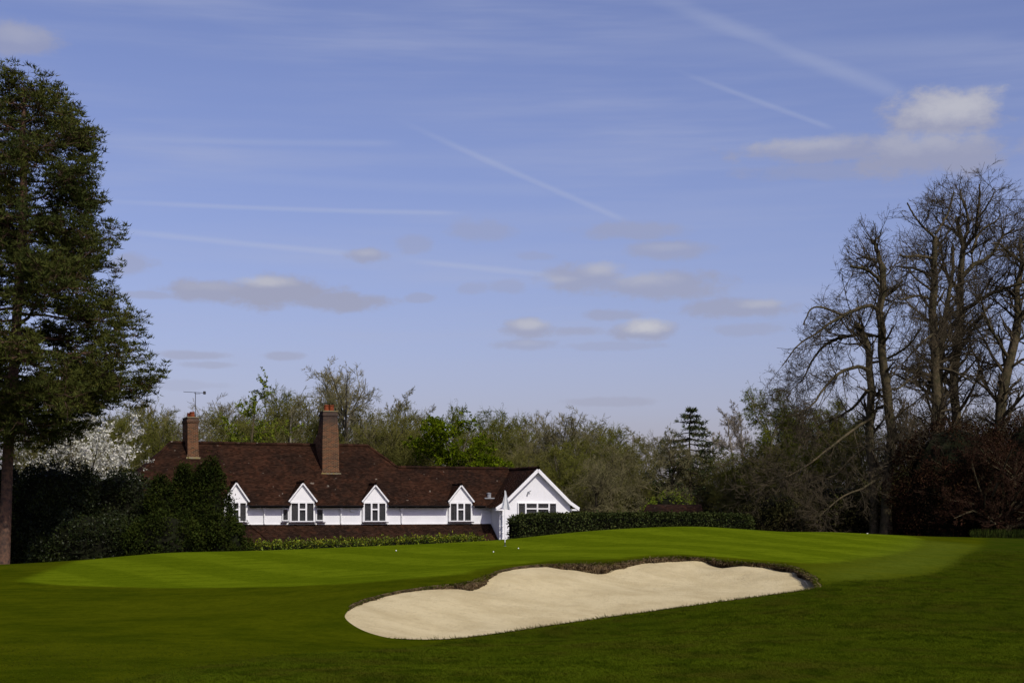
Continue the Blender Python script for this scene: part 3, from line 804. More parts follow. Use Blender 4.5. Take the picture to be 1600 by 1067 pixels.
def build_house():
    EZ, E0 = .40, -.42                   # eave height and overhang
    # ---- walls
    g = HG()
    g.prism([(0, -4.05), (7.4, -4.05), (7.4, .60), (0, .60)], 'u', -23.0, -6.2)
    g.obj('wall', M['render_white'], house)
    g = HG(); g.prism([(.004, -4.05), (5.2, -4.05), (5.2, .56), (.004, .56)], 'u', -6.198, 4.2)
    g.obj('wall', M['render_white'], house)
    # wing with the gable
    g = HG(); g.prism([(0.0, -4.05), (4.7, -4.05), (4.7, .46), (2.35, 2.56), (0.0, .46)], 'v', -1.9, 5.0)
    g.obj('gable_wall', M['render_white'], house)
    # thin stained plinth band at the foot of the upper wall
    g = HG(); g.box((-22.9, -.035, -.76), (-.02, .0, -.70)); g.obj('wall_band', M['paint_white'], house)
    # ---- main hipped roof
    g = HG(); S = (4.25 - EZ) / (3.7 - E0); rl, rr = -19.7, -7.06; hl = 3.7 - E0
    el, er = rl - hl, rr + hl
    bk = 3.7 + hl
    CUT = [(-17.15, -15.72, .73), (-13.17, -11.55, .73), (-8.55, -6.97, .73), (-2.90, -1.30, .71)]
    tc_ = (2.83 - EZ) / (4.25 - EZ); uc_ = rr + hl * (1 - tc_); vc_ = E0 + hl * tc_; ul_ = el + hl * tc_
    course_roof(g, (el, E0, EZ), (uc_, E0, EZ), (ul_, vc_, 2.83), (uc_, vc_, 2.83), 30, seed=1, sag=.02, cut=CUT)
    course_roof(g, (ul_, vc_, 2.83), (uc_, vc_, 2.83), (rl, 3.7, 4.25), (rr, 3.7, 4.25), 18, seed=11, sag=.02)
    course_roof(g, (el, bk, EZ), (el, E0, EZ), (rl, 3.7, 4.25), (rl, 3.7, 4.25), 48, seed=2)
    course_roof(g, (uc_, vc_, 2.83), (uc_, bk - hl * tc_, 2.83), (rr, 3.7, 4.25), (rr, 3.7, 4.25), 18, seed=3)
    course_roof(g, (uc_, bk, EZ), (el, bk, EZ), (rr, 3.7, 4.25), (rl, 3.7, 4.25), 24, seed=4, tiles=.5)
    g.add([(uc_ - .01, E0 + .05, EZ), (uc_ - .01, vc_, 2.82), (uc_ - .01, 3.0, 2.82), (uc_ - .01, .6, EZ)], [(0, 3, 2, 1)])
    main = g.obj('roof', M['tile'], house)
    g = HG()
    ridge_tiles(g, (rl, 3.7, 4.27), (rr, 3.7, 4.27))
    for a, b in (((el, E0, EZ + .02), (rl, 3.7, 4.26)), ((uc_, vc_, 2.85), (rr, 3.7, 4.26))): ridge_tiles(g, a, b, r=.085, seg=.2)
    g.obj('ridge_tiles', M['tile'], main)
    # ---- lower roof of the middle range
    g = HG()
    course_roof(g, (-6.2, E0 + .004, EZ), (1.4, E0 + .004, EZ), (-6.2, 2.6, 2.85), (2.35, 2.6, 2.85), 34, seed=5, sag=.03, cut=CUT)
    course_roof(g, (4.6, 5.62, EZ), (-7.2, 5.62, EZ), (4.6, 2.6, 2.85), (-7.2, 2.6, 2.85), 17, seed=6, tiles=.5)
    low = g.obj('roof', M['tile'], house)
    g = HG(); ridge_tiles(g, (-6.2, 2.6, 2.87), (2.2, 2.6, 2.87)); g.obj('ridge_tiles', M['tile'], low)
    # ---- wing roof, with a bellcast at the eaves
    g = HG(); f0, f1 = -2.22, 5.2
    kink = .62
    def wing(side):
        ue = 2.35 - side * 2.86; uk = 2.35 - side * 2.22; zk = .28 + .42
        A0, A1, B0, B1 = (ue, f0, .28), (ue, f1, .28), (uk, f0, zk), (uk, f1, zk)
        C0, C1 = (2.35, f0, 2.78), (2.35, f1, 2.78)
        if side < 0: A0, A1, B0, B1, C0, C1 = A1, A0, B1, B0, C1, C0
        course_roof(g, A1, A0, B1, B0, 8, seed=7 + side); course_roof(g, B1, B0, C1, C0, 27, seed=9 + side)
    wing(1); wing(-1)
    wr = g.obj('roof', M['tile'], house)
    g = HG(); ridge_tiles(g, (2.35, f0, 2.80), (2.35, 2.7, 2.80)); g.obj('ridge_tiles', M['tile'], wr)
    # barge boards of the gable
    for sd in (1, -1):
        g = HG(); ue = 2.35 - sd * 2.84; uk = 2.35 - sd * 2.22
        pts = [(ue, .20), (uk, .60), (2.35, 2.66)]
        for (u0, z0), (u1, z1) in zip(pts[:-1], pts[1:]):
            g.bar((u0, -2.20, z0), (u1, -2.20, z1), .05, .20, up=(0, 1, 0) if False else (0, 0, 1))
        g.obj('barge_board', M['paint_white'], house)
        g = HG()
        for (u0, z0), (u1, z1) in zip(pts[:-1], pts[1:]):
            g.bar((u0, -2.05, z0 - .05), (u1, -2.05, z1 - .05), .28, .03)
        g.obj('soffit', M['paint_white'], house)
        g = HG(); b0 = 2.35 - sd * 2.86; b1 = 2.35 - sd * 2.36
        g.box((min(b0, b1), -2.19, .10), (max(b0, b1), -1.9, .20)); g.obj('eaves_box', M['paint_white'], house)
    # ---- pentice roof over the ground floor
    g = HG(); pz0, pz1, pv = -.73, -2.35, -2.15
    course_roof(g, (-18.2, pv, pz1), (-.03, pv, pz1), (-18.2, -.02, pz0), (-.03, -.02, pz0), 22, seed=21, sag=.02)
    pr = g.obj('pentice_roof', M['tile_low'], house)
    g = HG(); ridge_tiles(g, (-15.6, -.10, -.78), (-14.15, -2.05, -2.24), r=.07, seg=.2); g.obj('hip_tiles', M['tile_low'], pr)
    g = HG(); g.box((-18.0, -1.75, -4.05), (-.004, -.004, -2.15)); g.obj('ground_floor_wall', M['render_white'], house)
    # ---- gutters and pipes
    for u0, u1 in ((-23.0, -17.2), (-15.7, -13.25), (-11.5, -8.6), (-6.95, -2.95), (-1.25, -.55)):
        g = HG(); g.tubes(np.array([[(u0, E0 - .05, EZ - .03), (u1, E0 - .05, EZ - .03)]]), np.array([[.055, .055]]), 8); g.box((u0, E0 + .02, EZ - .13), (u1, E0 + .045, EZ - .01))
        g.obj('gutter', M['black_paint'], house)
    for u0, u1 in ((-23.0, -17.15), (-15.7, -13.2), (-11.55, -8.6), (-6.95, -2.95), (-1.25, -.35)):
        g = HG(); g.box((u0, E0 + .05, EZ - .06), (u1, 0.0, EZ - .03)); g.obj('soffit', M['paint_white'], house)
    for u in (-14.7, -9.92, -6.0):
        g = HG(); g.box((u - .08, -.20, .10), (u + .08, -.02, .30)); g.tubes(np.array([[(u, -.10, .12), (u, -.08, -.1), (u, -.07, -.70)]]), np.full((1, 3), .04), 8)
        g.tubes(np.array([[(u + .02, E0, EZ - .06), (u, -.12, .28)]]), np.full((1, 2), .035), 6)
        g.obj('downpipe', M['paint_white'], house)
    for u, v in ((-.06, -1.75), (.03, -1.98)):
        g = HG(); g.tubes(np.array([[(u, v, .18), (u, v, -1.0), (u, v, -4.0)]]), np.full((1, 3), .05), 8)
        for z in (-.2, -.9, -1.3, -1.7, -2.1): g.box((u - .075, v - .06, z), (u + .075, v + .06, z + .05))
        g.obj('downpipe', M['paint_white'], house)
    g = HG(); g.tubes(np.array([[(4.78, -1.98, .18), (4.78, -1.9, -.1), (4.76, -1.85, -.25)]]), np.full((1, 3), .045), 8); g.obj('downpipe', M['paint_white'], house)

    # ---- windows: frame with lights, panes and leaded bars
    def window(u0, u1, z0, z1, v, lights, sill=True, transom=None, curtains=(), depth=.10):
        """lights: list of (fraction start, fraction end); transom: indices of lights with a fanlight"""
        fr = HG(); w_ = u1 - u0; fw = .055
        fr.box((u0, v - .03, z0), (u1, v + depth, z0 + fw)); fr.box((u0, v - .03, z1 - fw), (u1, v + depth, z1))
        edges = [u0] + [u0 + w_ * f for f in lights] + [u1]
        for i, e in enumerate(edges):
            hw = .05 if 0 < i < len(edges) - 1 else .055
            lo = e - hw if i else e; hi = e + hw if i < len(edges) - 1 else e
            if i == len(edges) - 1: lo = e - .055
            if i == 0: hi = e + .055
            fr.box((lo, v - .032, z0 + fw), (hi, v + depth, z1 - fw))
        tz = z1 - .36 * (z1 - z0)
        for i in (transom or ()): fr.box((edges[i] + .05, v - .028, tz - .04), (edges[i + 1] - .05, v + depth, tz + .04))
        wobj = fr.obj('window', M['paint_white'], house)
        for i in range(len(edges) - 1):
            a, b = edges[i] + .052, edges[i + 1] - .052
            zs = [(z0 + fw, z1 - fw)] if i not in (transom or ()) else [(z0 + fw, tz - .04), (tz + .04, z1 - fw)]
            for q0, q1 in zs:
                p = HG(); p.box((a, v + .035, q0), (b, v + .045, q1)); p.obj('pane', M['glass'], wobj)
                bars = HG()
                for k in range(1, 3): x = a + (b - a) * k / 3; bars.box((x - .006, v + .026, q0), (x + .006, v + .034, q1))
                nz = max(2, int(round((q1 - q0) / .24)))
                for k in range(1, nz): zz = q0 + (q1 - q0) * k / nz; bars.box((a, v + .0255, zz - .006), (b, v + .0335, zz + .006))
                bars.obj('leaded_bars', M['metal_dark'], wobj)
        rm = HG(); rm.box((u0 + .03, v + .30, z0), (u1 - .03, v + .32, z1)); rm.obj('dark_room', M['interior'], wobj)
        for a, b in curtains:
            cu = HG(); n = 14; us = np.linspace(u0 + w_ * a, u0 + w_ * b, n); vv = v + .12 + .03 * np.sin(np.arange(n) * 1.9)
            V = np.concatenate([np.column_stack([us, vv, np.full(n, z0 + .03)]), np.column_stack([us, vv, np.full(n, z1 - .05)])])
            cu.add(V, [(i, i + 1, n + i + 1, n + i) for i in range(n - 1)]); cu.obj('curtain', M['curtain'], wobj)
        if sill:
            s_ = HG(); s_.box((u0 - .12, v - .16, z0 - .09), (u1 + .12, v + .02, z0 - .025)); s_.obj('sill', M['sill_brick'], wobj)
        return wobj

    # ---- dormers: gabled fronts standing a little proud of the wall
    for k, (u0, u1, az, cur) in enumerate(((-17.15, -15.72, 1.80, ()), (-13.17, -11.55, 1.80, ()), (-8.55, -6.97, 1.72, ()), (-2.90, -1.30, 1.74, ((0, .2), (.75, .97))))):
        uc = (u0 + u1) / 2; zc = .78; v = -.14; ov = .09; zb = -.58
        g = HG()
        # front above the window, cheeks, apron
        g.add([(u0, v, .62), (u1, v, .62), (u1, v, zc), (uc, v, az - .06), (u0, v, zc)], Q=[(0, 1, 2, 4)], T=[(4, 2, 3)])
        g.box((u0, v + .001, zb - .02), (u0 + .07, .3, zc)); g.box((u1 - .07, v + .001, zb - .02), (u1, .3, zc))
        g.box((u0 + .07, v + .002, zb - .02), (u1 - .07, .2, zb + .02))
        g.box((u0, v - .015, .60), (u1, v + .02, .68))
        dm = g.obj('dormer', M['paint_white'], house)
        g = HG(); S2 = (az - zc) / (uc - u0)
        zl = zc - ov * S2 * .75
        back = (az - EZ) / ((4.25 - EZ) / 4.12) - .42 if k < 3 else (az - EZ) / ((2.85 - EZ) / 3.02) - .42
        bl = (zl - EZ) / .9 - .42
        course_roof(g, (u0 - ov, back + .3, zl), (u0 - ov, v - .16, zl), (uc, back + .3, az + .03), (uc, v - .16, az + .03), 12, seed=40 + k)
        course_roof(g, (u1 + ov, v - .16, zl), (u1 + ov, back + .3, zl), (uc, v - .16, az + .03), (uc, back + .3, az + .03), 12, seed=50 + k)
        ridge_tiles(g, (uc, v - .17, az + .04), (uc, back + .2, az + .04), r=.07, seg=.28)
        g.obj('dormer_roof', M['tile'], dm)
        for sd in (1, -1):
            ue = uc + sd * (u1 - uc + ov - .02)
            g = HG(); g.bar((ue, v - .12, zl - .05), (uc, v - .12, az - .035), .045, .085); g.bar((ue - sd * .01, v - .06, zl - .07), (uc, v - .06, az - .06), .12, .03); g.obj('barge_board', M['paint_white'], dm)
        window(u0 + .07, u1 - .07, zb, .60, v + .01, (.345, .655), True, (1,), cur)
    window(-13.60, -13.20, -.53, .22, -.075, (), False); window(-11.50, -11.02, -.53, .22, -.075, (), False)
    for a, b in ((-13.68, -13.3), (-11.42, -10.92)):
        g = HG(); g.box((a, -.17, -.67), (b, -.0, -.60)); g.obj('sill', M['sill_brick'], house)
    # gable window
    window(1.05, 3.72, -.45, .60, -1.985, (.20, .5, .80), True, (1, 2), ((.01, .07), (.82, .95)))
    # ---- chimneys
    def chimney(u0, u1, v0, v1, zb, zt, pots, shoulder, base_v):
        g = HG(); du = .04
        # tapering stack: broad below the shoulder, slimmer above
        def ring(a, b, c, d, z): return [(a, c, z), (b, c, z), (b, d, z), (a, d, z)]
        levels = [ring(u0 - du, u1 + du, v0, base_v, zb - 1.2), ring(u0 - du, u1 + du, v0, base_v, zb + .12), ring(u0, u1, v0 + .01, base_v, zb + .18)]
        if shoulder: levels += [ring(u0, u1, v0 + .02, base_v - .05, shoulder - .7), ring(u0 + .03, u1 - .03, v0 + .04, v1 + .25, shoulder), ring(u0 + .06, u1 - .10, v0 + .05, v1, zt - .32)]
        else: levels += [ring(u0, u1, v0 + .02, v1, zt - .35)]
        last = levels[-1]; a, b, c, d = last[0][0], last[1][0], last[0][1], last[2][1]
        levels += [ring(a - .04, b + .04, c - .04, d + .04, zt - .28), ring(a - .04, b + .04, c - .04, d + .04, zt - .16), ring(a, b, c, d, zt - .12), ring(a, b, c, d, zt)]
        V = np.array(levels).reshape(-1, 3); Q = []
        for i in range(len(levels) - 1):
            for j in range(4): Q.append((i * 4 + j, i * 4 + (j + 1) % 4, i * 4 + 4 + (j + 1) % 4, i * 4 + 4 + j))
        n = (len(levels) - 1) * 4; Q.append((n, n + 1, n + 2, n + 3)); g.add(V, Q)
        ch = g.obj('chimney', M['brick'], house)
        g = HG(); g.box((u0 - .10, v0 - .10, zb - .10), (u1 + .10, v0 - .002, zb - .0)); g.obj('lead_flashing', M['leadwork'], ch)
        g = HG(); g.box((a - .02, c - .02, zt), (b + .02, d + .02, zt + .05)); g.obj('mortar_cap', M['leadwork'], ch)
        for (pu, pv, ph) in pots:
            g = HG(); z = zt + .04
            g.tubes(np.array([[(pu, pv, z - .03), (pu, pv, z + ph * .80), (pu, pv, z + ph * .82), (pu, pv, z + ph), (pu, pv, z + ph + .005), (pu, pv, z + ph + .01)]]), np.array([[.16, .135, .16, .16, .115, .0]]), 14)
            g.obj('chimney_pot', M['terracotta'], ch)
        return ch
    chimney(-18.80, -18.14, 2.72, 4.45, 3.36, 5.78, ((-18.47, 3.0, .32), (-18.47, 3.9, .30)), None, 4.45)
    c2 = chimney(-10.58, -9.51, 1.80, 2.75, 2.45, 6.30, ((-10.25, 2.1, .38), (-9.92, 2.1, .38), (-10.1, 2.5, .36)), 5.0, 4.4)
    # roof vent near the wing, lamp and camera on the gable, alarm box
    g = HG(); g.box((-.38, .10, .86), (.30, .16, .93)); g.tubes(np.array([[(0, .33, .9), (0, .33, 1.2), (0, .33, 1.21), (0, .33, 1.25)]]), np.array([[.13, .13, .17, .05]]), 10); g.obj('roof_vent', M['plastic_grey'], house)
    g = HG(); g.box((1.74, -1.97, 1.20), (1.82, -1.9, 1.30)); g.bar((1.78, -1.95, 1.27), (1.92, -2.06, 1.36), .06, .05); g.box((1.70, -2.04, 1.13), (1.78, -1.96, 1.21)); g.obj('flood_lamp', M['plastic_grey'], house)
    g = HG(); g.box((-9.32, -.10, .02), (-9.08, 0.0, .24)); g.obj('alarm_box', M['paint_white'], house)


build_house()
# television aerial on the left chimney
def build_aerial():
    c, s = math.cos(HA), math.sin(HA); u, v = -18.30, 2.85
    t = thing('television_aerial', 'thin television aerial on a pole above the left brick chimney', 'aerial', (-1.35 + u * c - v * s, 100 + u * s + v * c, 5.55))
    g = G(); g.tubes(np.array([[(0, 0, -.6), (0, 0, 1.78)]]), np.full((1, 2), .022), 6); g.tubes(np.array([[(0, 0, .25), (0, 0, .35)]]), np.full((1, 2), .05), 6); g.obj('mast', M['metal_dark'], t)
    g = G(); g.tubes(np.array([[(-.74, .05, 1.82), (.66, -.05, 1.74)]]), np.full((1, 2), .016), 5)
    for k in range(9):
        x = -.70 + k * .15; z = 1.82 - (x + .74) * .057; g.tubes(np.array([[(x, -.16, z), (x, .16, z)]]), np.full((1, 2), .008), 4)
    g.tubes(np.array([[(.02, 0, 1.70), (.30, 0, 1.70)], [(-.06, 0, 1.7), (-.02, 0, 1.82)]]), np.full((2, 2), .012), 4)
    g.obj('boom', M['metal_dark'], t)
    g = G(); g.box((.50, -.16, 1.66), (.62, .06, 1.84)); g.obj('reflector', M['metal_dark'], t)


build_aerial()

# ------------------------------------------------------------------ trees: growing branches
def keep(b, mask):
    return B(b.P[mask], b.r[mask])


class B:
    """a set of branches: points (N,K,3), radii (N,K)"""
    def __init__(s, P, r): s.P = np.asarray(P, float); s.r = np.asarray(r, float); s.L = np.linalg.norm(np.diff(s.P, axis=1), axis=2).sum(1)


def resample(pts, rad, K):
    pts = np.asarray(pts, float); rad = np.asarray(rad, float)
    n = len(pts); out = []
    d = np.concatenate([[0], np.cumsum(np.linalg.norm(np.diff(pts, axis=0), axis=1))]); t = np.linspace(0, d[-1], K)
    # Catmull-Rom through the points
    ext = np.vstack([2 * pts[0] - pts[1], pts, 2 * pts[-1] - pts[-2]])
    for q in t:
        i = min(max(np.searchsorted(d, q, 'right') - 1, 0), n - 2); f = (q - d[i]) / max(d[i + 1] - d[i], 1e-9)
        p0, p1, p2, p3 = ext[i], ext[i + 1], ext[i + 2], ext[i + 3]
        out.append(.5 * ((2 * p1) + (-p0 + p2) * f + (2 * p0 - 5 * p1 + 4 * p2 - p3) * f * f + (-p0 + 3 * p1 - 3 * p2 + p3) * f ** 3))
    return np.array(out), np.interp(t, d, rad)


def kids(b, n, r, t0=.2, t1=1.0, ang=50, angsd=12, ln=.5, lnsd=.25, taper_len=.5, K=4, wander=.12, up=.06, rr=.6, rmin=.006, tip=.35, abslen=None, flat=0.0, bias=None):
    N, Kp, _ = b.P.shape
    cnt = np.maximum(0, np.round(n * (b.L / b.L.mean()) ** .6 + r.uniform(-.5, .5, N)).astype(int)) if np.ndim(n) == 0 else n
    idx = np.repeat(np.arange(N), cnt); m = len(idx)
    t = r.uniform(t0, t1, m); f = t * (Kp - 1); i = np.minimum(f.astype(int), Kp - 2); fr = (f - i)[:, None]
    p = b.P[idx, i] * (1 - fr) + b.P[idx, i + 1] * fr; tan = b.P[idx, i + 1] - b.P[idx, i]; tan /= np.maximum(np.linalg.norm(tan, axis=1, keepdims=True), 1e-9)
    rad = b.r[idx, i] * (1 - fr[:, 0]) + b.r[idx, i + 1] * fr[:, 0]
    rv = r.normal(size=(m, 3)); rv[:, 2] *= (1 - flat)
    if bias is not None: rv += bias
    pe = rv - (rv * tan).sum(1, keepdims=True) * tan; pe /= np.maximum(np.linalg.norm(pe, axis=1, keepdims=True), 1e-9)
    a = np.radians(r.normal(ang, angsd, m))[:, None]
    d = tan * np.cos(a) + pe * np.sin(a)
    L = (ln * b.L[idx] if abslen is None else abslen * np.ones(m)) * (1 - taper_len * t) * np.clip(r.normal(1, lnsd, m), .35, 1.8)
    P = np.empty((m, K, 3)); P[:, 0] = p
    for k in range(1, K):
        d = d + r.normal(size=(m, 3)) * wander + np.array([0, 0, up]); d /= np.linalg.norm(d, axis=1, keepdims=True)
        P[:, k] = P[:, k - 1] + d * (L / (K - 1))[:, None]
    r0 = np.maximum(np.minimum(rad * rr, rad), rmin)
    R_ = np.maximum(r0[:, None] * np.linspace(1, tip, K)[None], rmin * .6)
    return B(P, R_)


def tips(b, n, r, lo=.4): 
    """n points along every branch (outer part)"""
    N, K, _ = b.P.shape; idx = np.repeat(np.arange(N), n); t = r.uniform(lo, 1, len(idx)) * (K - 1); i = np.minimum(t.astype(int), K - 2); f = (t - i)[:, None]
    return b.P[idx, i] * (1 - f) + b.P[idx, i + 1] * f, (b.P[idx, -1] - b.P[idx, 0])


def bare_tree(seed, h, spread=.5, limbs=15, clear=.22, trunk_r=None, ang=52, up=.07, wander=.14, fine=1.0, rmin=.011, leaves=0, leaf=.09, droop=0.0, fork=True, lev=(6, 6, 6, 3), wide=.40):
    """returns (trunk geometry, crown geometry); material slots: trunk 0 bark; crown 0 twig, 1 leaf"""
    r = np.random.default_rng(seed); tr = trunk_r or h * .018
    gt, gc = G(), G()
    k = 9; top = h * (.62 if fork else .84)
    P = np.column_stack([np.cumsum(r.normal(0, h * .012, k)), np.cumsum(r.normal(0, h * .012, k)), np.linspace(-.3, top, k)]); P[0, :2] = P[1, :2] = 0
    rad = tr * np.linspace(1, .42 if fork else .12, k); rad[0] *= 1.35
    T = B([P], [rad]); gt.tubes(T.P, T.r, 9)
    Lm = h * spread
    l1 = kids(T, np.array([limbs]), r, clear, 1.0, ang, 13, K=7, abslen=Lm * .92, taper_len=.35 if fork else .72, wander=wander, up=up, rr=.55, tip=.25)
    if fork:
        l1b = kids(T, np.array([4]), r, .93, 1.0, 24, 9, K=7, abslen=h * .34, taper_len=.0, wander=wander * .8, up=.05, rr=.8, tip=.2)
        l1 = B(np.concatenate([l1.P, l1b.P]), np.concatenate([l1.r, l1b.r]))
    for _ in range(6):
        out_ = ((l1.P[:, -1, 2] - h * .54) / (h * .42)) ** 2 + (np.hypot(l1.P[:, -1, 0], l1.P[:, -1, 1]) / (h * wide * .92)) ** 2 > .85
        l1.P[out_] = l1.P[out_, :1] + (l1.P[out_] - l1.P[out_, :1]) * .86
    l1 = B(l1.P, l1.r); gt.tubes(l1.P, l1.r, 6)
    dome_ = lambda b: keep(b, ((b.P[:, -1, 2] - h * .54) / (h * .46)) ** 2 + (np.hypot(b.P[:, -1, 0], b.P[:, -1, 1]) / (h * wide)) ** 2 < r.uniform(.75, 1.05, len(b.P)))
    l2 = dome_(kids(l1, lev[0] * fine, r, .15, 1, 45, 13, .56, K=5, wander=wander, up=up - droop * .5, rr=.6, rmin=rmin))
    l3 = dome_(kids(l2, lev[1] * fine, r, .12, 1, 42, 13, .60, K=4, wander=wander, up=up - droop, rr=.6, rmin=rmin))
    l4 = dome_(kids(l3, lev[2] * fine, r, .1, 1, 40, 14, .66, K=3, wander=wander, up=up - droop, rr=.6, rmin=rmin))
    l5 = dome_(kids(l4, lev[3] * fine, r, .1, 1, 36, 14, .80, taper_len=.3, K=2, wander=wander, up=up - droop * 1.5, rr=.7, rmin=rmin))
    gc.tubes(l2.P, l2.r, 4); gc.cones(l3.P, l3.r); gc.cones(l4.P, l4.r); gc.cones(l5.P, l5.r)
    if leaves:
        C, ax = tips(l5, leaves, r, .2); gc.leaves(C, r.uniform(.6, 1.3, len(C)) * leaf, r, .6, m=1)
    return gt, gc


PROTO = {}
def proto(key, bark, twig, leafm=None, **kw):
    gt, gc = bare_tree(**kw)
    PROTO[key] = (gt.mesh('trunk', M[bark], True), gc.mesh('crown', [M[twig], M[leafm or twig]]))


def plant(name, key, label, X, Y, scale=1.0, rz=0.0, cat='tree', group=None, sx=1.0, base=None, mats=None):
    z = H(X, Y) if base is None else base
    t = thing(name, label, cat, (X, Y, z - .1), rz, group); t.scale = (scale * sx, scale * sx, scale)
    for nm, me in zip(('trunk', 'crown'), PROTO[key]):
        o = link(nm, me, t)
        if mats and nm in mats:
            for i, mm in enumerate(mats[nm]):
                o.material_slots[i].link = 'OBJECT'; o.material_slots[i].material = M[mm]
    return t


# prototypes of the wood behind the house (height 12 m)
proto('oak', 'bark_grey', 'twig_grey', seed=11, h=12, spread=.38, limbs=15, ang=54, wander=.15, up=.05, fine=1.05, lev=(6, 6, 6, 4), wide=.42)
proto('ash', 'bark_pale', 'twig_grey', seed=12, h=12, spread=.28, limbs=21, ang=46, wander=.12, up=.07, fork=False, fine=1.05, lev=(6, 6, 6, 4), wide=.30)
proto('bud', 'bark_grey', 'twig_brown', 'bud_olive', seed=13, h=12, spread=.36, limbs=20, ang=52, wander=.14, up=.05, leaves=2, leaf=.07, fine=.96, wide=.38)
proto('hazel', 'bark_grey', 'twig_brown', 'bud_brown', seed=14, h=12, spread=.42, limbs=26, clear=.05, ang=44, wander=.12, up=.06, leaves=2, leaf=.058, fine=.95, wide=.42)
proto('gnarl', 'bark_dark', 'twig_grey', seed=15, h=12, spread=.42, limbs=13, ang=62, wander=.30, up=.04, fine=.95, wide=.44)
proto('fresh', 'bark_grey', 'leaf_fresh', 'leaf_fresh', seed=16, h=12, spread=.36, limbs=28, clear=.08, ang=55, wander=.14, up=.04, leaves=4, leaf=.18, fine=.82, wide=.40)
proto('willow', 'bark_pale', 'leaf_willow', 'leaf_willow', seed=17, h=12, spread=.32, limbs=24, ang=50, wander=.12, up=.08, droop=.2, leaves=3, leaf=.085, fine=.88, wide=.34)


def px_X(px, Y): return (px - 800) / F * Y


def wood_tree(key, px, top, Y, label, rz, sx=1.0, h0=12.6, name='woodland_tree', group='trees in the wood behind the house', mats=None):
    X = px_X(px, Y); base = H(X, Y); hgt = (800 - top) / F * Y - base
    me = PROTO[key][1]; co = np.empty(len(me.vertices) * 3, np.float32); me.vertices.foreach_get('co', co); h0 = float(np.percentile(co[2::3], 99.7))
    return plant(name, key, label, X, Y, hgt / h0, rz, group=group, sx=sx, mats=mats)


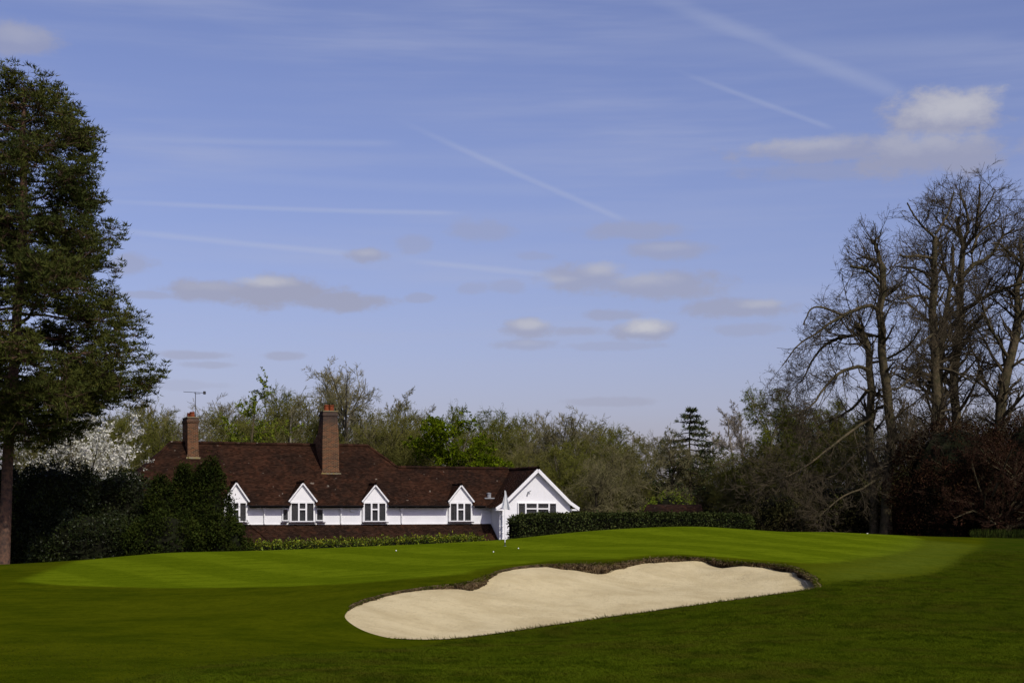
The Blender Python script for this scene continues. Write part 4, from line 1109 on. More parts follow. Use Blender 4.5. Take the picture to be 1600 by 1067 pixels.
def build_wood():
    r = np.random.default_rng(5)
    # trees one can tell apart
    wood_tree('oak', 533, 566, 116, 'tall grey bare oak rising behind the right brick chimney', .4, .95, name='oak_tree')
    wood_tree('oak', 884, 640, 124, 'bare oak with pale twigs standing just behind the white gable', 2.1, 1.15, name='oak_tree')
    wood_tree('ash', 1138, 636, 122, 'pale slender bare tree beside the dark fir', .3, .95, name='ash_tree', mats={'crown': ['twig_pale', 'twig_pale'], 'trunk': ['bark_pale']})
    wood_tree('ash', 1163, 628, 126, 'pale bare tree between the slender tree and the green birch', 1.9, .9, name='ash_tree', mats={'crown': ['twig_pale', 'twig_pale'], 'trunk': ['bark_pale']})
    wood_tree('gnarl', 968, 690, 116, 'dark gnarled bare oak behind the left end of the shed roof', 1.0, 1.1, name='oak_tree')
    wood_tree('gnarl', 1040, 672, 118, 'crooked dark bare oak rising over the shed roof', 3.6, 1.0, name='oak_tree')
    wood_tree('fresh', 708, 650, 109, 'vivid fresh green tree in full leaf behind the lower roof', .8, 1.1, name='maple_tree')
    wood_tree('willow', 772, 640, 150, 'thin yellowish birch with hanging twigs right of the vivid green tree', .2, .7, name='birch_tree')
    wood_tree('willow', 716, 634, 152, 'pale birch top showing above the vivid green tree', 1.2, .6, name='birch_tree')
    wood_tree('willow', 1196, 606, 112, 'yellow green weeping birch right of the pale bare trees', 2.2, .95, name='birch_tree')
    wood_tree('willow', 1245, 640, 116, 'dark olive weeping tree behind the drooping chestnut boughs', .9, 1.1, name='birch_tree')
    wood_tree('ash', 240, 608, 130, 'grey bare tree between the pine and the left chimney', 2.0, 1.1, name='ash_tree')
    wood_tree('oak', 292, 640, 122, 'grey brown bare tree directly behind the left chimney', 2.8, 1.0, name='oak_tree')
    wood_tree('ash', 618, 608, 140, 'bare twiggy tree right of the tall oak', 4.2, .9, name='ash_tree')
    # the mixed wood between them
    rows = [(35, 660, 112, 'hazel', 'bushy brown tree behind the pine trunk'), (95, 650, 118, 'bud', 'olive budding tree behind the white magnolia'), (150, 640, 122, 'hazel', 'brown tree rising just behind the magnolia blossom'),
            (190, 650, 114, 'bud', 'olive tree right behind the magnolia, beside the roof end'), (215, 632, 124, 'hazel', 'bushy brown tree between the magnolia and the left chimney'), (262, 650, 113, 'bud', 'low olive tree touching the left end of the roof ridge'),
            (330, 640, 132, 'bud', 'olive tree just right of the television aerial'), (356, 622, 138, 'oak', 'spreading bare tree partly hidden by the light green larch'), (425, 606, 138, 'bud', 'olive tree just right of the larch'),
            (448, 614, 130, 'ash', 'upright bare tree midway between larch and right chimney'), (476, 612, 134, 'hazel', 'bushy brown tree left of the tall grey oak'), (500, 655, 116, 'bud', 'low olive tree just left of the right chimney'),
            (575, 640, 122, 'bud', 'olive tree right of the right chimney at the foot of the tall oak'), (604, 655, 114, 'hazel', 'bushy brown tree where the high roof steps down'), (645, 638, 134, 'hazel', 'bushy brown tree left of the vivid green tree'),
            (672, 636, 144, 'ash', 'bare tree top just left of the vivid green tree'), (650, 676, 114, 'bud', 'low olive tree above the lower roof, left of the vivid green tree'), (748, 666, 136, 'hazel', 'bushy brown tree just right of the vivid green tree'),
            (778, 656, 142, 'bud', 'olive tree above the middle of the lower ridge'), (808, 652, 146, 'bud', 'olive tree left of the pale oak behind the gable'), (838, 664, 132, 'hazel', 'bushy brown tree directly over the gable point'),
            (866, 694, 114, 'bud', 'low olive tree at the shoulder of the white gable'), (908, 684, 118, 'bud', 'olive tree right of the gable and in front of the pale oak'), (932, 660, 140, 'hazel', 'bushy brown tree just right of the pale oak'),
            (958, 668, 134, 'bud', 'olive tree above the dark gnarled oak'), (986, 662, 144, 'ash', 'bare tree top between the pale oak and the shed'), (1012, 684, 126, 'hazel', 'bushy brown tree over the left end of the shed'),
            (1052, 666, 142, 'ash', 'bare tree just left of the dark fir'), (1095, 700, 122, 'hazel', 'bushy brown tree below the right side of the fir'), (1112, 668, 140, 'ash', 'bare tree between the fir and the pale slender tree'),
            (1150, 704, 116, 'hazel', 'bushy brown tree above the right end of the clipped hedge'), (1222, 654, 126, 'bud', 'olive tree right of the yellow green birch'), (545, 664, 118, 'hazel', 'low brown tree immediately right of the right chimney'),
            (398, 655, 120, 'hazel', 'low brown tree at the foot of the larch'), (1272, 640, 120, 'hazel', 'brown tree under the lower left boughs of the chestnut'), (1312, 622, 118, 'bud', 'olive tree seen through the chestnut boughs'),
            (1350, 640, 114, 'hazel', 'brown tree directly behind the chestnut stems'), (820, 704, 112, 'hazel', 'low brown bushy tree behind the roof valley'), (930, 720, 111, 'gnarl', 'low crooked bare tree between the gable and the shed'),
            (1192, 690, 112, 'hazel', 'low brown tree at the foot of the yellow green birch'), (1425, 640, 116, 'hazel', 'dark brown tree between chestnut and straight tree'), (1530, 640, 118, 'hazel', 'brown tree seen between the two rightmost big trees'), (1600, 640, 116, 'hazel', 'brown tree behind the leaning tree at the right edge')]
    for px, top, Y, key, lab in rows:
        dark = {'crown': ['twig_dark', 'bud_brown'], 'trunk': ['bark_dark']} if px > 1400 else None
        wood_tree(key, px, top + r.uniform(-4, 4), Y, lab, r.uniform(0, 6.28), r.uniform(.95, 1.25), mats=dark)


build_wood()


def build_thicket(name, label, x0, x1, ytop, Y0, Y1, n, seed, leafm='leaf_thicket', twig='twig_brown', size=.16, kind='stuff'):
    """undergrowth that reads as one mass: thin stems and small leaves"""
    r = np.random.default_rng(seed); g = G()
    Y = r.uniform(Y0, Y1, n); px = r.uniform(x0, x1, n); X = px_X(px, Y); b = Hg(np.column_stack([X, Y]))
    top = np.interp(px, *zip(*ytop)); zt = (800 - top) / F * Y; hh = np.maximum(zt - b, .8) * r.uniform(.55, 1.05, n)
    P = np.empty((n, 5, 3)); P[:, 0] = np.column_stack([X, Y, b - .1]); d = np.column_stack([r.normal(0, .22, n), r.normal(0, .22, n), np.ones(n)])
    for k in range(1, 5):
        d = d + r.normal(size=(n, 3)) * .14; d /= np.linalg.norm(d, axis=1, keepdims=True); P[:, k] = P[:, k - 1] + d * (hh / 4)[:, None]
    S = B(P, np.linspace(.045, .012, 5)[None] * np.ones((n, 1))); g.tubes(S.P, S.r, 3)
    s2 = kids(S, 7, r, .15, 1, 35, 14, .4, K=3, wander=.15, up=.08, rmin=.012); g.cones(s2.P, s2.r)
    s3 = kids(s2, 5, r, .1, 1, 40, 15, .5, K=2, wander=.15, up=.05, rmin=.011); g.cones(s3.P, s3.r)
    C, ax = tips(s3, 2, r, .1); g.leaves(C, r.uniform(.5, 1.3, len(C)) * size, r, .6, m=1)
    o = g.obj(name, [M[twig], M[leafm]]); tag(o, label, 'undergrowth', kind=kind); return o


build_thicket('woodland_undergrowth', 'brown and olive undergrowth filling the wood behind the house', 190, 1300, [(190, 690), (300, 700), (560, 700), (700, 690), (860, 700), (1000, 720), (1150, 715), (1300, 700)], 126, 165, 280, 31)
build_thicket('woodland_undergrowth', 'dark undergrowth beneath the big bare trees beside the green', 1180, 1660, [(1180, 740), (1300, 730), (1400, 650), (1500, 620), (1660, 600)], 104, 125, 220, 32, 'leaf_thicket', 'twig_dark')


def conifer(seed, h, rbase, layers, per, needle, shape=1.0, droop=-.25, seg=1.0, mat='needle_spruce'):
    r = np.random.default_rng(seed); gt, gc = G(), G()
    T = B([np.column_stack([r.normal(0, .02, 8), r.normal(0, .02, 8), np.linspace(-.3, h, 8)])], [np.linspace(h * .018, .02, 8)]); gt.tubes(T.P, T.r, 8)
    Ps = []
    for i in range(layers):
        t = .14 + .84 * i / (layers - 1); L = rbase * (1 - t) ** shape * r.uniform(.8, 1.15) + .12
        for k in range(per):
            a = r.uniform(0, 6.28); l = L * r.uniform(.75, 1.1); dz = droop * l * r.uniform(.6, 1.3)
            s = np.linspace(0, 1, 5)[:, None]
            Ps.append(np.array([0, 0, t * h]) + s * np.array([math.cos(a) * l, math.sin(a) * l, 0]) + np.column_stack([np.zeros(5), np.zeros(5), dz * s[:, 0] + .16 * l * s[:, 0] ** 3]))
    b = B(Ps, np.linspace(.05, .012, 5)[None] * np.ones((len(Ps), 1))); gt.tubes(b.P, b.r, 4)
    s2 = kids(b, 7, r, .15, 1, 48, 10, .35, K=3, wander=.06, up=-.03, rmin=.008, flat=.8); gc.tubes(s2.P, s2.r, 3)
    for src, n in ((b, 26), (s2, 9)):
        C, ax = tips(src, n, r, .15); ax /= np.maximum(np.linalg.norm(ax, axis=1, keepdims=True), 1e-6)
        gc.leaves(C, r.uniform(.6, 1.2, len(C)) * needle, r, .22, axis=ax, m=1, spread=.55)
    return gt.mesh('trunk', M['bark_dark'], True), gc.mesh('crown', [M['twig_dark'], M[mat]])


PROTO['fir'] = conifer(51, 12, 6.0, 22, 6, .34, .74)
wood_tree('fir', 1078, 637, 119, 'dark pointed fir standing above the shed among bare trees', .5, 1.0, 12.1, name='fir_tree', group='')


def larch():
    r = np.random.default_rng(8); h = 12.0; gt, gc = G(), G()
    P = np.column_stack([[0, 0, .1, .1, .3, .6, .95], [0] * 7, [-.3, 2, 4, 6, 8, 10, 12]]); T = B([P], [np.linspace(.22, .03, 7)]); gt.tubes(T.P, T.r, 8)
    b = kids(T, np.array([38]), r, .2, .97, 72, 12, K=8, abslen=4.4, taper_len=.62, wander=.10, up=.085, rr=.45, tip=.2); gt.tubes(b.P, b.r, 5)
    s2 = kids(b, 12, r, .12, 1, 60, 15, K=4, abslen=1.1, taper_len=.4, wander=.12, up=-.16, rr=.5, rmin=.009); gc.tubes(s2.P, s2.r, 3)
    for src, n, lo in ((b, 70, .15), (s2, 36, .0)):
        C, ax = tips(src, n, r, lo); gc.leaves(C, r.uniform(.5, 1.2, len(C)) * .19, r, .5, m=1)
    return gt.mesh('trunk', M['bark_dark'], True), gc.mesh('crown', [M['twig_brown'], M['leaf_larch']])


PROTO['larch'] = larch()
wood_tree('larch', 386, 590, 109, 'light green larch with sweeping drooping boughs behind the roof ridge', 1.0, 1.0, 12.2, name='larch_tree', group='')


# ------------------------------------------------------------------ big bare trees beside the green
SKYLINE = {'chestnut': [(1180, 620), (1205, 560), (1235, 520), (1255, 462), (1300, 440), (1312, 380), (1330, 335), (1365, 318), (1400, 312), (1425, 330), (1500, 420)],
           'straight': [(1370, 420), (1395, 345), (1415, 305), (1440, 275), (1470, 272), (1500, 290), (1540, 340)],
           'fan': [(1395, 345), (1420, 300), (1445, 272), (1480, 260), (1530, 256), (1570, 268), (1600, 282), (1650, 320)],
           'leaning': [(1500, 420), (1530, 370), (1570, 310), (1600, 285), (1660, 300), (1720, 360)]}
def limb_tree(name, label, Y, base, limbs, seed, twig='twig_dark', bark='bark_dark', levels=((9, .2, 55, .9), (8, .5, 45, .55), (6, .5, 42, .5), (2.5, .6, 38, .5)), up=.05, wander=.16, shoots=0, cat='tree', group=None, skyline='fan'):
    """limbs: lists of (px, py, depth offset, radius in px) traced in the tree's own plane, with depth"""
    r = np.random.default_rng(seed); o = W(base[0], base[1], Y); o[2] = H(o[0], o[1]) - .15
    t = thing(name, label, cat, tuple(o), 0, group); gt, gc = G(), G(); sets = []
    for li, L in enumerate(limbs):
        P = np.array([W(a, b, Y + c) for a, b, c, _ in L]) - o; rad = np.array([q / F * Y for *_, q in L])
        p, q = resample(P, rad * .82, 14)
        if L[-1][1] < 470: p, q = resample(p[:12], q[:12], 14)
        p[2:] += r.normal(size=(12, 3)) * q[2:, None] * .25
        if li == 0 or L[0][1] > 826: p[0, 2] = -.1; q[0] *= 1.25
        gt.tubes(p[None], q[None], 10); sets.append(B(p[None], q[None]))
        # knuckle at the pollarded end
        if q[-1] > .07: gt.tubes(np.array([[p[-1] - (p[-1] - p[-2]) * .3, p[-1], p[-1] + (p[-1] - p[-2]) * .25]]), np.array([[q[-1], q[-1] * 1.35, q[-1] * .4]]), 8)
    A = B(np.concatenate([s.P for s in sets]), np.concatenate([s.r for s in sets]))
    sx_, sy_ = zip(*SKYLINE[skyline])
    def within(b):       # keep the crown inside its own outline
        q = b.P[:, -1] + o; px = 800 + F * q[:, 0] / Y; py = 800 - F * q[:, 2] / Y
        return keep(b, py > np.interp(px, sx_, sy_) + r.uniform(-6, 14, len(py)))
    n0, l0, a0, w0 = levels[0]
    per = np.array([n0 * (.55 if (i == 0 or L[0][1] > 826) else 1.0) for i, L in enumerate(limbs)])
    l1 = kids(A, np.maximum(4, np.round(A.L * per)).astype(int), r, .22, 1, a0, 14, abslen=l0, lnsd=.35, taper_len=.25, K=6, wander=wander, up=up, rr=.42, rmin=.016, tip=.3); l1 = within(l1); gc.tubes(l1.P, l1.r, 5)
    if shoots:        # bunches of straight young shoots from the pollard heads
        ends = B(A.P[:, -3:], A.r[:, -3:]); sh = kids(ends, np.full(len(A.P), shoots), r, .0, 1, 46, 22, K=5, abslen=2.3, lnsd=.35, taper_len=0, wander=.06, up=.16, rr=.28, rmin=.012, tip=.3)
        sh = within(sh); gc.tubes(sh.P, sh.r, 4); l1 = B(np.concatenate([l1.P[:, [0, 1, 2, 3, 5]], sh.P]), np.concatenate([l1.r[:, [0, 1, 2, 3, 5]], sh.r]))
    prev = l1
    for k, (n, ln, an, _) in enumerate(levels[1:]):
        nx = kids(prev, n, r, .12, 1, an, 14, ln, lnsd=.3, taper_len=.4, K=(5, 3, 2)[k], wander=wander * .8, up=up * 1.2, rr=.62, rmin=.0115); nx = within(nx); gc.cones(nx.P, nx.r); prev = nx
    gt.obj('trunk', M[bark], t, True); gc.obj('crown', M[twig], t)
    return t


CHESTNUT = [
    [(1384, 836, 0, 11.5), (1386, 780, 0, 10), (1389, 700, 0, 9.5), (1384, 600, 0, 8.5), (1378, 520, 0, 7.5), (1378, 455, 0, 6.5), (1380, 420, 0, 5.8), (1390, 397, -.2, 4.6), (1403, 376, -.3, 3.8), (1411, 350, -.3, 3.2)],
    [(1380, 424, 0, 5), (1371, 395, .3, 4.2), (1362, 366, .5, 3.6)],
    [(1376, 440, 0, 3.5), (1355, 421, -.8, 3), (1332, 417, -1.4, 2.6), (1323, 406, -1.6, 2.4)],
    [(1370, 409, 0, 2), (1350, 403, .8, 1.6), (1331, 407, 1.2, 1.3)],
    [(1366, 832, .8, 8.5), (1364, 760, .8, 8), (1362, 660, .7, 7.5), (1359, 580, .6, 7), (1355, 530, .6, 6), (1340, 508, .6, 5), (1338, 482, .6, 4.4), (1337, 462, .6, 4), (1330, 449, .6, 3.6)],
    [(1378, 490, 0, 4.2), (1361, 478, -.8, 3.8), (1343, 482, -1.3, 3.4), (1319, 492, -1.8, 3), (1296, 506, -2.2, 2.5), (1276, 521, -2.5, 2), (1246, 540, -2.8, 1.4), (1222, 572, -3, 1.0)],
    [(1318, 492, -1.8, 2.4), (1306, 488, -2.2, 2.2), (1288, 481, -2.6, 2), (1268, 482, -2.8, 1.6), (1254, 508, -3.0, 1.0)],
    [(1362, 524, .6, 4), (1334, 524, 1.4, 3.4), (1308, 529, 1.9, 3), (1287, 541, 2.2, 2.6), (1272, 560, 2.5, 2), (1252, 596, 2.8, 1.2)],
    [(1360, 580, .6, 4), (1337, 573, -1.0, 3.3), (1309, 585, -1.9, 2.8), (1286, 609, -2.5, 2.2), (1268, 634, -2.8, 1.6), (1236, 652, -3, 1)],
    [(1361, 604, .6, 3.6), (1344, 624, 1.6, 3), (1330, 640, 2.2, 2.6), (1308, 652, 2.8, 2), (1282, 662, 3.2, 1.4), (1258, 684, 3.4, .9)],
    [(1363, 652, .6, 3), (1322, 680, -1.2, 2.4), (1276, 716, -2.3, 1.8), (1236, 742, -3, 1.2), (1200, 752, -3.3, .8)],
    [(1363, 690, .6, 2.8), (1330, 716, 1.4, 2.2), (1290, 760, 2.2, 1.6), (1252, 792, 2.8, 1)],
    [(1384, 740, 0, 2.4), (1350, 762, -1.2, 2), (1316, 776, -2.0, 1.4), (1280, 806, -2.6, .9)],
    [(1387, 560, 0, 2.6), (1408, 548, -.8, 2.2), (1428, 530, -1.4, 1.6), (1440, 512, -1.8, 1)],
    [(1388, 700, 0, 2.4), (1400, 726, -1, 2), (1412, 700, -1.6, 1.6), (1424, 676, -2, 1)],
    [(1386, 610, 0, 2.6), (1404, 606, 1, 2), (1424, 590, 1.8, 1.6), (1440, 566, 2.2, 1)]]
limb_tree('chestnut_tree', 'tall twin-stemmed bare chestnut with stubby lopped limbs beside the green', 92, (1384, 836), CHESTNUT, 61, skyline='chestnut', shoots=10, levels=((3.0, 2.1, 58, .9), (5.6, .52, 45, .55), (4.6, .58, 42, .5), (2, .7, 38, .5)))

ASH2 = [
    [(1464, 836, 0, 10), (1462, 700, 0, 9.5), (1460, 560, 0, 8.5), (1459, 480, 0, 7.5), (1460, 410, 0, 5.8), (1462, 356, 0, 4.2), (1458, 330, 0, 2.4), (1448, 302, .2, 1.4)],
    [(1472, 836, .6, 7), (1470, 600, .8, 6.5), (1474, 500, 1.0, 5), (1490, 430, 1.4, 3.5), (1486, 360, 1.6, 2.5), (1478, 310, 1.8, 1.4)],
    [(1458, 404, 0, 3.2), (1434, 400, -1, 2.6), (1412, 401, -1.6, 2.2), (1397, 391, -2, 1.6)],
    [(1457, 432, 0, 3), (1430, 420, 1, 2.4), (1407, 417, 1.8, 2), (1386, 417, 2.2, 1.4)],
    [(1460, 470, 0, 2.8), (1432, 462, -1.4, 2.2), (1408, 468, -2.2, 1.8), (1392, 455, -2.6, 1.2)],
    [(1461, 372, 0, 2.6), (1440, 352, -.6, 2), (1424, 330, -1, 1.6), (1412, 304, -1.4, 1)],
    [(1461, 366, 0, 2.6), (1478, 340, .6, 2), (1488, 312, 1, 1.4), (1492, 285, 1.2, 1)],
    [(1460, 520, 0, 2.6), (1436, 540, -1.4, 2), (1412, 566, -2.4, 1.4)],
    [(1461, 560, 0, 2.6), (1486, 540, 1, 2), (1510, 546, 2, 1.4)]]
limb_tree('ash_tree', 'tall straight bare tree between the lopped chestnut and the broad spreading tree', 98, (1464, 836), ASH2, 62, skyline='straight', levels=((4.0, 2.6, 50, .9), (5.2, .54, 42, .55), (4.6, .6, 40, .5), (2, .66, 36, .5)), up=.06)

OAK3 = [
    [(1494, 836, 0, 10), (1492, 700, 0, 9), (1490, 600, 0, 8.5), (1498, 520, 0, 8), (1501, 470, 0, 7), (1498, 410, 0, 5.6), (1505, 388, 0, 5), (1501, 362, 0, 3.8), (1494, 344, -.3, 3), (1476, 325, -.8, 2.2), (1462, 302, -1.2, 1.6), (1450, 276, -1.4, 1)],
    [(1504, 392, 0, 4), (1512, 356, .4, 3), (1511, 334, .6, 2.4), (1502, 306, .8, 1.8), (1504, 276, 1, 1)],
    [(1505, 388, 0, 3.6), (1524, 364, -.6, 3), (1529, 326, -1, 2.2), (1531, 297, -1.2, 1.6), (1527, 268, -1.4, 1)],
    [(1500, 436, 0, 5), (1520, 415, .8, 4.2), (1539, 406, 1.4, 3.6), (1556, 391, 1.9, 3), (1563, 372, 2.2, 2.4), (1584, 359, 2.6, 1.8), (1602, 342, 3, 1.2)],
    [(1518, 396, .2, 3), (1528, 368, 1, 2.4), (1540, 354, 1.6, 2), (1558, 344, 2, 1.6), (1570, 318, 2.4, 1)],
    [(1503, 486, 0, 4.6), (1528, 470, -1, 4), (1560, 454, -2, 3.2), (1590, 444, -2.8, 2.6), (1625, 430, -3.4, 1.6)],
    [(1556, 391, 1.9, 2), (1575, 388, 2.4, 1.6), (1592, 376, 2.8, 1)],
    [(1500, 372, 0, 2.4), (1484, 356, 1, 2), (1468, 348, 1.6, 1.6), (1450, 322, 2, 1)],
    [(1499, 450, 0, 2.6), (1482, 432, -1.2, 2), (1472, 400, -1.8, 1.5), (1470, 372, -2.2, 1)],
    [(1494, 560, 0, 4), (1510, 530, 1, 3), (1530, 500, 1.8, 2.2), (1548, 474, 2.4, 1.4)],
    [(1530, 340, -1, 2), (1546, 316, -1.6, 1.5), (1560, 288, -2, 1)]]
limb_tree('oak_tree', 'broad fan-crowned bare tree with the tallest crown at the right', 101, (1494, 836), OAK3, 63, levels=((3.4, 3.2, 44, .9), (6.4, .54, 40, .55), (5, .6, 38, .5), (2, .7, 36, .5)), up=.03)

OAK4 = [
    [(1556, 836, 0, 11), (1562, 680, 0, 10), (1574, 570, 0, 9), (1594, 505, 0, 7.5), (1588, 466, 0, 6), (1596, 436, 0, 5), (1598, 396, 0, 4), (1590, 362, 0, 3), (1600, 330, 0, 2), (1604, 300, 0, 1.2)],
    [(1596, 500, 0, 4), (1620, 460, .6, 3), (1640, 410, 1, 2), (1650, 350, 1.2, 1.2)],
    [(1597, 410, 0, 3), (1574, 392, -1, 2.4), (1556, 380, -1.6, 1.6), (1540, 386, -2, 1)],
    [(1576, 560, 0, 3.6), (1552, 520, -1.2, 2.6), (1536, 480, -1.8, 1.8), (1528, 440, -2.2, 1)],
    [(1590, 470, 0, 3), (1570, 450, 1.4, 2.2), (1548, 446, 2.2, 1.6), (1524, 430, 2.8, 1)],
    [(1598, 380, 0, 2.4), (1616, 350, 1, 1.8), (1630, 310, 1.6, 1)],
    [(1566, 640, 0, 4), (1540, 600, 1.4, 3), (1526, 560, 2, 2), (1512, 540, 2.4, 1.2)]]
limb_tree('oak_tree', 'leaning bare tree at the right edge of the picture', 99, (1556, 836), OAK4, 64, skyline='leaning', levels=((4.0, 2.6, 48, .9), (5.2, .54, 42, .55), (4.6, .6, 40, .5), (2, .66, 36, .5)), up=.05, wander=.2)

# ------------------------------------------------------------------ the pines
def pine(name, label, Y, base_px, trunk, env, seed, nb=54, outline=None):
    """env: (py, reach in px) outline of the crown to the side"""
    r = np.random.default_rng(seed); o = W(base_px[0], base_px[1], Y); o[2] = H(o[0], o[1]) - .1
    t = thing(name, label, 'tree', tuple(o)); gt, gc = G(), G()
    P = np.array([W(a, b, Y) for a, b, _ in trunk]) - o; rad = np.array([q / F * Y for *_, q in trunk]); P[0, 2] = -.2
    p, q = resample(P, rad, 20); gt.tubes(p[None], q[None], 12)
    zz = [(800 - a) / F * Y - o[2] for a, _ in env][::-1]; rr = [b / F * Y for _, b in env][::-1]
    zs = r.uniform(zz[0], zz[-1], nb * 3); Ps = []; Rs = []
    zs = np.sort(zs)[::3]; zs = zz[0] + (zs - zz[0]) ** 1.12 / (zz[-1] - zz[0]) ** .12
    for i, z in enumerate(zs):
        a = i * 2.4 + r.uniform(-.5, .5); L = np.interp(z, zz, rr) * r.uniform(.72, 1.06)
        ti = np.argmin(abs(p[:, 2] - z)); st = np.array([p[ti, 0], p[ti, 1], z]); k = 8; s = np.linspace(0, 1, k)
        el = r.uniform(-.22, .10) + .30 * (z - zz[0]) / (zz[-1] - zz[0])
        ca = np.cumsum(np.concatenate([[0], r.normal(0, .14, k - 1)])) + a
        step = np.column_stack([np.cos(ca), np.sin(ca), el + .35 * (s - .3) * r.uniform(.1, 1.2) + r.normal(0, .08, k)]) * (L / (k - 1))
        pts = st + np.concatenate([[np.zeros(3)], np.cumsum(step[:-1], 0)])
        Ps.append(pts); Rs.append(np.linspace(max(.045, L * .017), .02, k))
    b = B(Ps, Rs)
    if outline:
        oy, ox = zip(*outline)
        def spill(P): return (800 + F * (P[..., 0] + o[0]) / Y > np.interp(800 - F * (P[..., 2] + o[2]) / Y, oy, ox)) | (800 - F * (P[..., 2] + o[2]) / Y < oy[0])
        for _ in range(8):
            m_ = spill(b.P[:, -1]); b.P[m_] = b.P[m_, :1] + (b.P[m_] - b.P[m_, :1]) * .88
        b = B(b.P, b.r)
    gt.tubes(b.P, b.r, 6)
    s2 = kids(b, 21, r, .33, 1, 50, 14, K=4, abslen=1.7, lnsd=.35, taper_len=.3, wander=.12, up=.04, rr=.5, rmin=.014, flat=.75)
    if outline: s2 = keep(s2, ~spill(s2.P[:, -1]))
    gt.tubes(s2.P, s2.r, 4)
    s3 = kids(s2, 9, r, .15, 1, 50, 16, K=3, abslen=.66, taper_len=.3, wander=.15, up=.16, rr=.6, rmin=.009, flat=.3)
    if outline: s3 = keep(s3, ~spill(s3.P[:, -1] - np.array([.12, 0, 0])))
    gc.cones(s3.P, s3.r)
    C = np.repeat(s3.P[:, -1], 16, 0); d = r.normal(size=C.shape); d /= np.linalg.norm(d, axis=1, keepdims=True); d[:, 2] = np.abs(d[:, 2]) * .9 - .25
    C = C + d * np.array([.24, .24, .12]) * r.uniform(.0, 1, (len(C), 1))
    gc.needles(C, r.uniform(.15, .30, len(C)), .052, r, axis=d * 1.2 + np.array([0, 0, .5]), spread=.5, m=1)
    gt.obj('trunk', M['bark_pine'], t, True); gc.obj('crown', [M['bark_pine'], M['needle_pine']], t)
    return t


pine('pine_tree', 'tall dark scots pine with a bare reddish trunk in front of the holly bushes', 72, (5, 884),
     [(4, 886, 11), (9, 800, 9), (13, 700, 8.5), (20, 600, 8), (26, 500, 7.5), (33, 400, 7), (37, 300, 6), (36, 200, 4.5), (40, 140, 2)],
     [(138, 22), (165, 66), (215, 112), (265, 122), (310, 108), (355, 150), (400, 138), (440, 150), (490, 182), (540, 205), (580, 222), (620, 205), (650, 150), (690, 100)], 71, nb=80,
     outline=[(116, 72), (135, 98), (165, 120), (190, 138), (215, 160), (235, 152), (262, 163), (285, 158), (310, 150), (335, 158), (352, 195), (370, 176), (392, 172), (410, 186), (440, 190), (470, 186), (485, 214), (510, 208), (540, 216), (562, 240), (585, 242), (605, 234), (630, 215), (650, 190), (680, 120), (700, 100)])
pine('pine_tree', 'second pine whose dark crown edge shows at the left border above the first', 82, (-130, 884),
     [(-130, 886, 12), (-128, 600, 10), (-120, 300, 7), (-118, 60, 2)],
     [(100, 40), (130, 116), (170, 138), (300, 150), (420, 160), (560, 150), (640, 90)], 72, nb=16, outline=[(84, 6), (110, 14), (140, 20), (200, 22), (300, 26), (640, 20)])


# ------------------------------------------------------------------ shrubs and hedges
def shrub(name, label, px, Y, wpx, top, n, mat, seed, prof, leaf=.14, aspect=.5, depth=1.0, rough=.2, group=None, cat='shrub', core=.80, spread=1.0, clumps=110, csize=.23):
    """a bush of overlapping leafy clumps round a solid core painted dark as inner shade"""
    r = np.random.default_rng(seed); X = px_X(px, Y); b = H(X, Y); hgt = (800 - top) / F * Y - b; rad = wpx / 2 / F * Y
    t = thing(name, label, cat, (X, Y, b - .05), 0, group)
    S = np.array([rad, rad * depth, hgt]); n = int(n * .58); leaf = leaf * 1.2
    th = r.uniform(.02, .98, clumps); a = r.uniform(0, 6.283, clumps); k = r.normal(1, rough * .45, clumps)
    cr = np.array([prof(x) for x in th]) * .84 * k
    cc = np.column_stack([np.cos(a) * cr, np.sin(a) * cr, th * .93]) * S
    rc = rad * csize * r.uniform(.55, 1.35, clumps) * (.45 + .55 * np.clip(np.array([prof(x) for x in th]), 0, 1))
    idx = r.choice(clumps, n, p=rc ** 2 / (rc ** 2).sum())
    out = np.column_stack([np.cos(a), np.sin(a), .55 + 0 * a])[idx]
    d = r.normal(size=(n, 3)) + out * .75; d /= np.linalg.norm(d, axis=1, keepdims=True)
    C = cc[idx] + d * (rc[idx] * r.uniform(.75, 1.15, n))[:, None] * np.array([1, 1, 1.15])
    C[:, 2] = np.maximum(C[:, 2], .03)
    g = G(); g.leaves(C, r.uniform(.6, 1.35, n) * leaf, r, aspect, axis=d, spread=spread)
    # a few longer shoots that break the outline
    m = n // 12; q = r.choice(n, m); g.leaves(C[q] + d[q] * r.uniform(0, .30, (m, 1)) + np.array([0, 0, 1]) * r.uniform(0, .25, (m, 1)), leaf, r, aspect, axis=np.array([0, 0, .8]), spread=.8)
    g.obj('foliage', M[mat], t)
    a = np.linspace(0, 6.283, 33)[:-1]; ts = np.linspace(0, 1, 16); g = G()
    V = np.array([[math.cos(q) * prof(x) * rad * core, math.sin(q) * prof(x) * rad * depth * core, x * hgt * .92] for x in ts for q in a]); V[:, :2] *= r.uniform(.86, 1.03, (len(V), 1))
    g.add(V, [(i * 32 + j, i * 32 + (j + 1) % 32, (i + 1) * 32 + (j + 1) % 32, (i + 1) * 32 + j) for i in range(15) for j in range(32)]); g.obj('shade_core', M['inner_shade'], t)  # solid core shell; the bush's inner shade is put into its colour
    g = G(); g.tubes(np.array([[(0, 0, -.2), (0, 0, hgt * .5)]]), np.array([[.14, .06]]), 8); g.obj('trunk', M['bark_dark'], t)
    return t


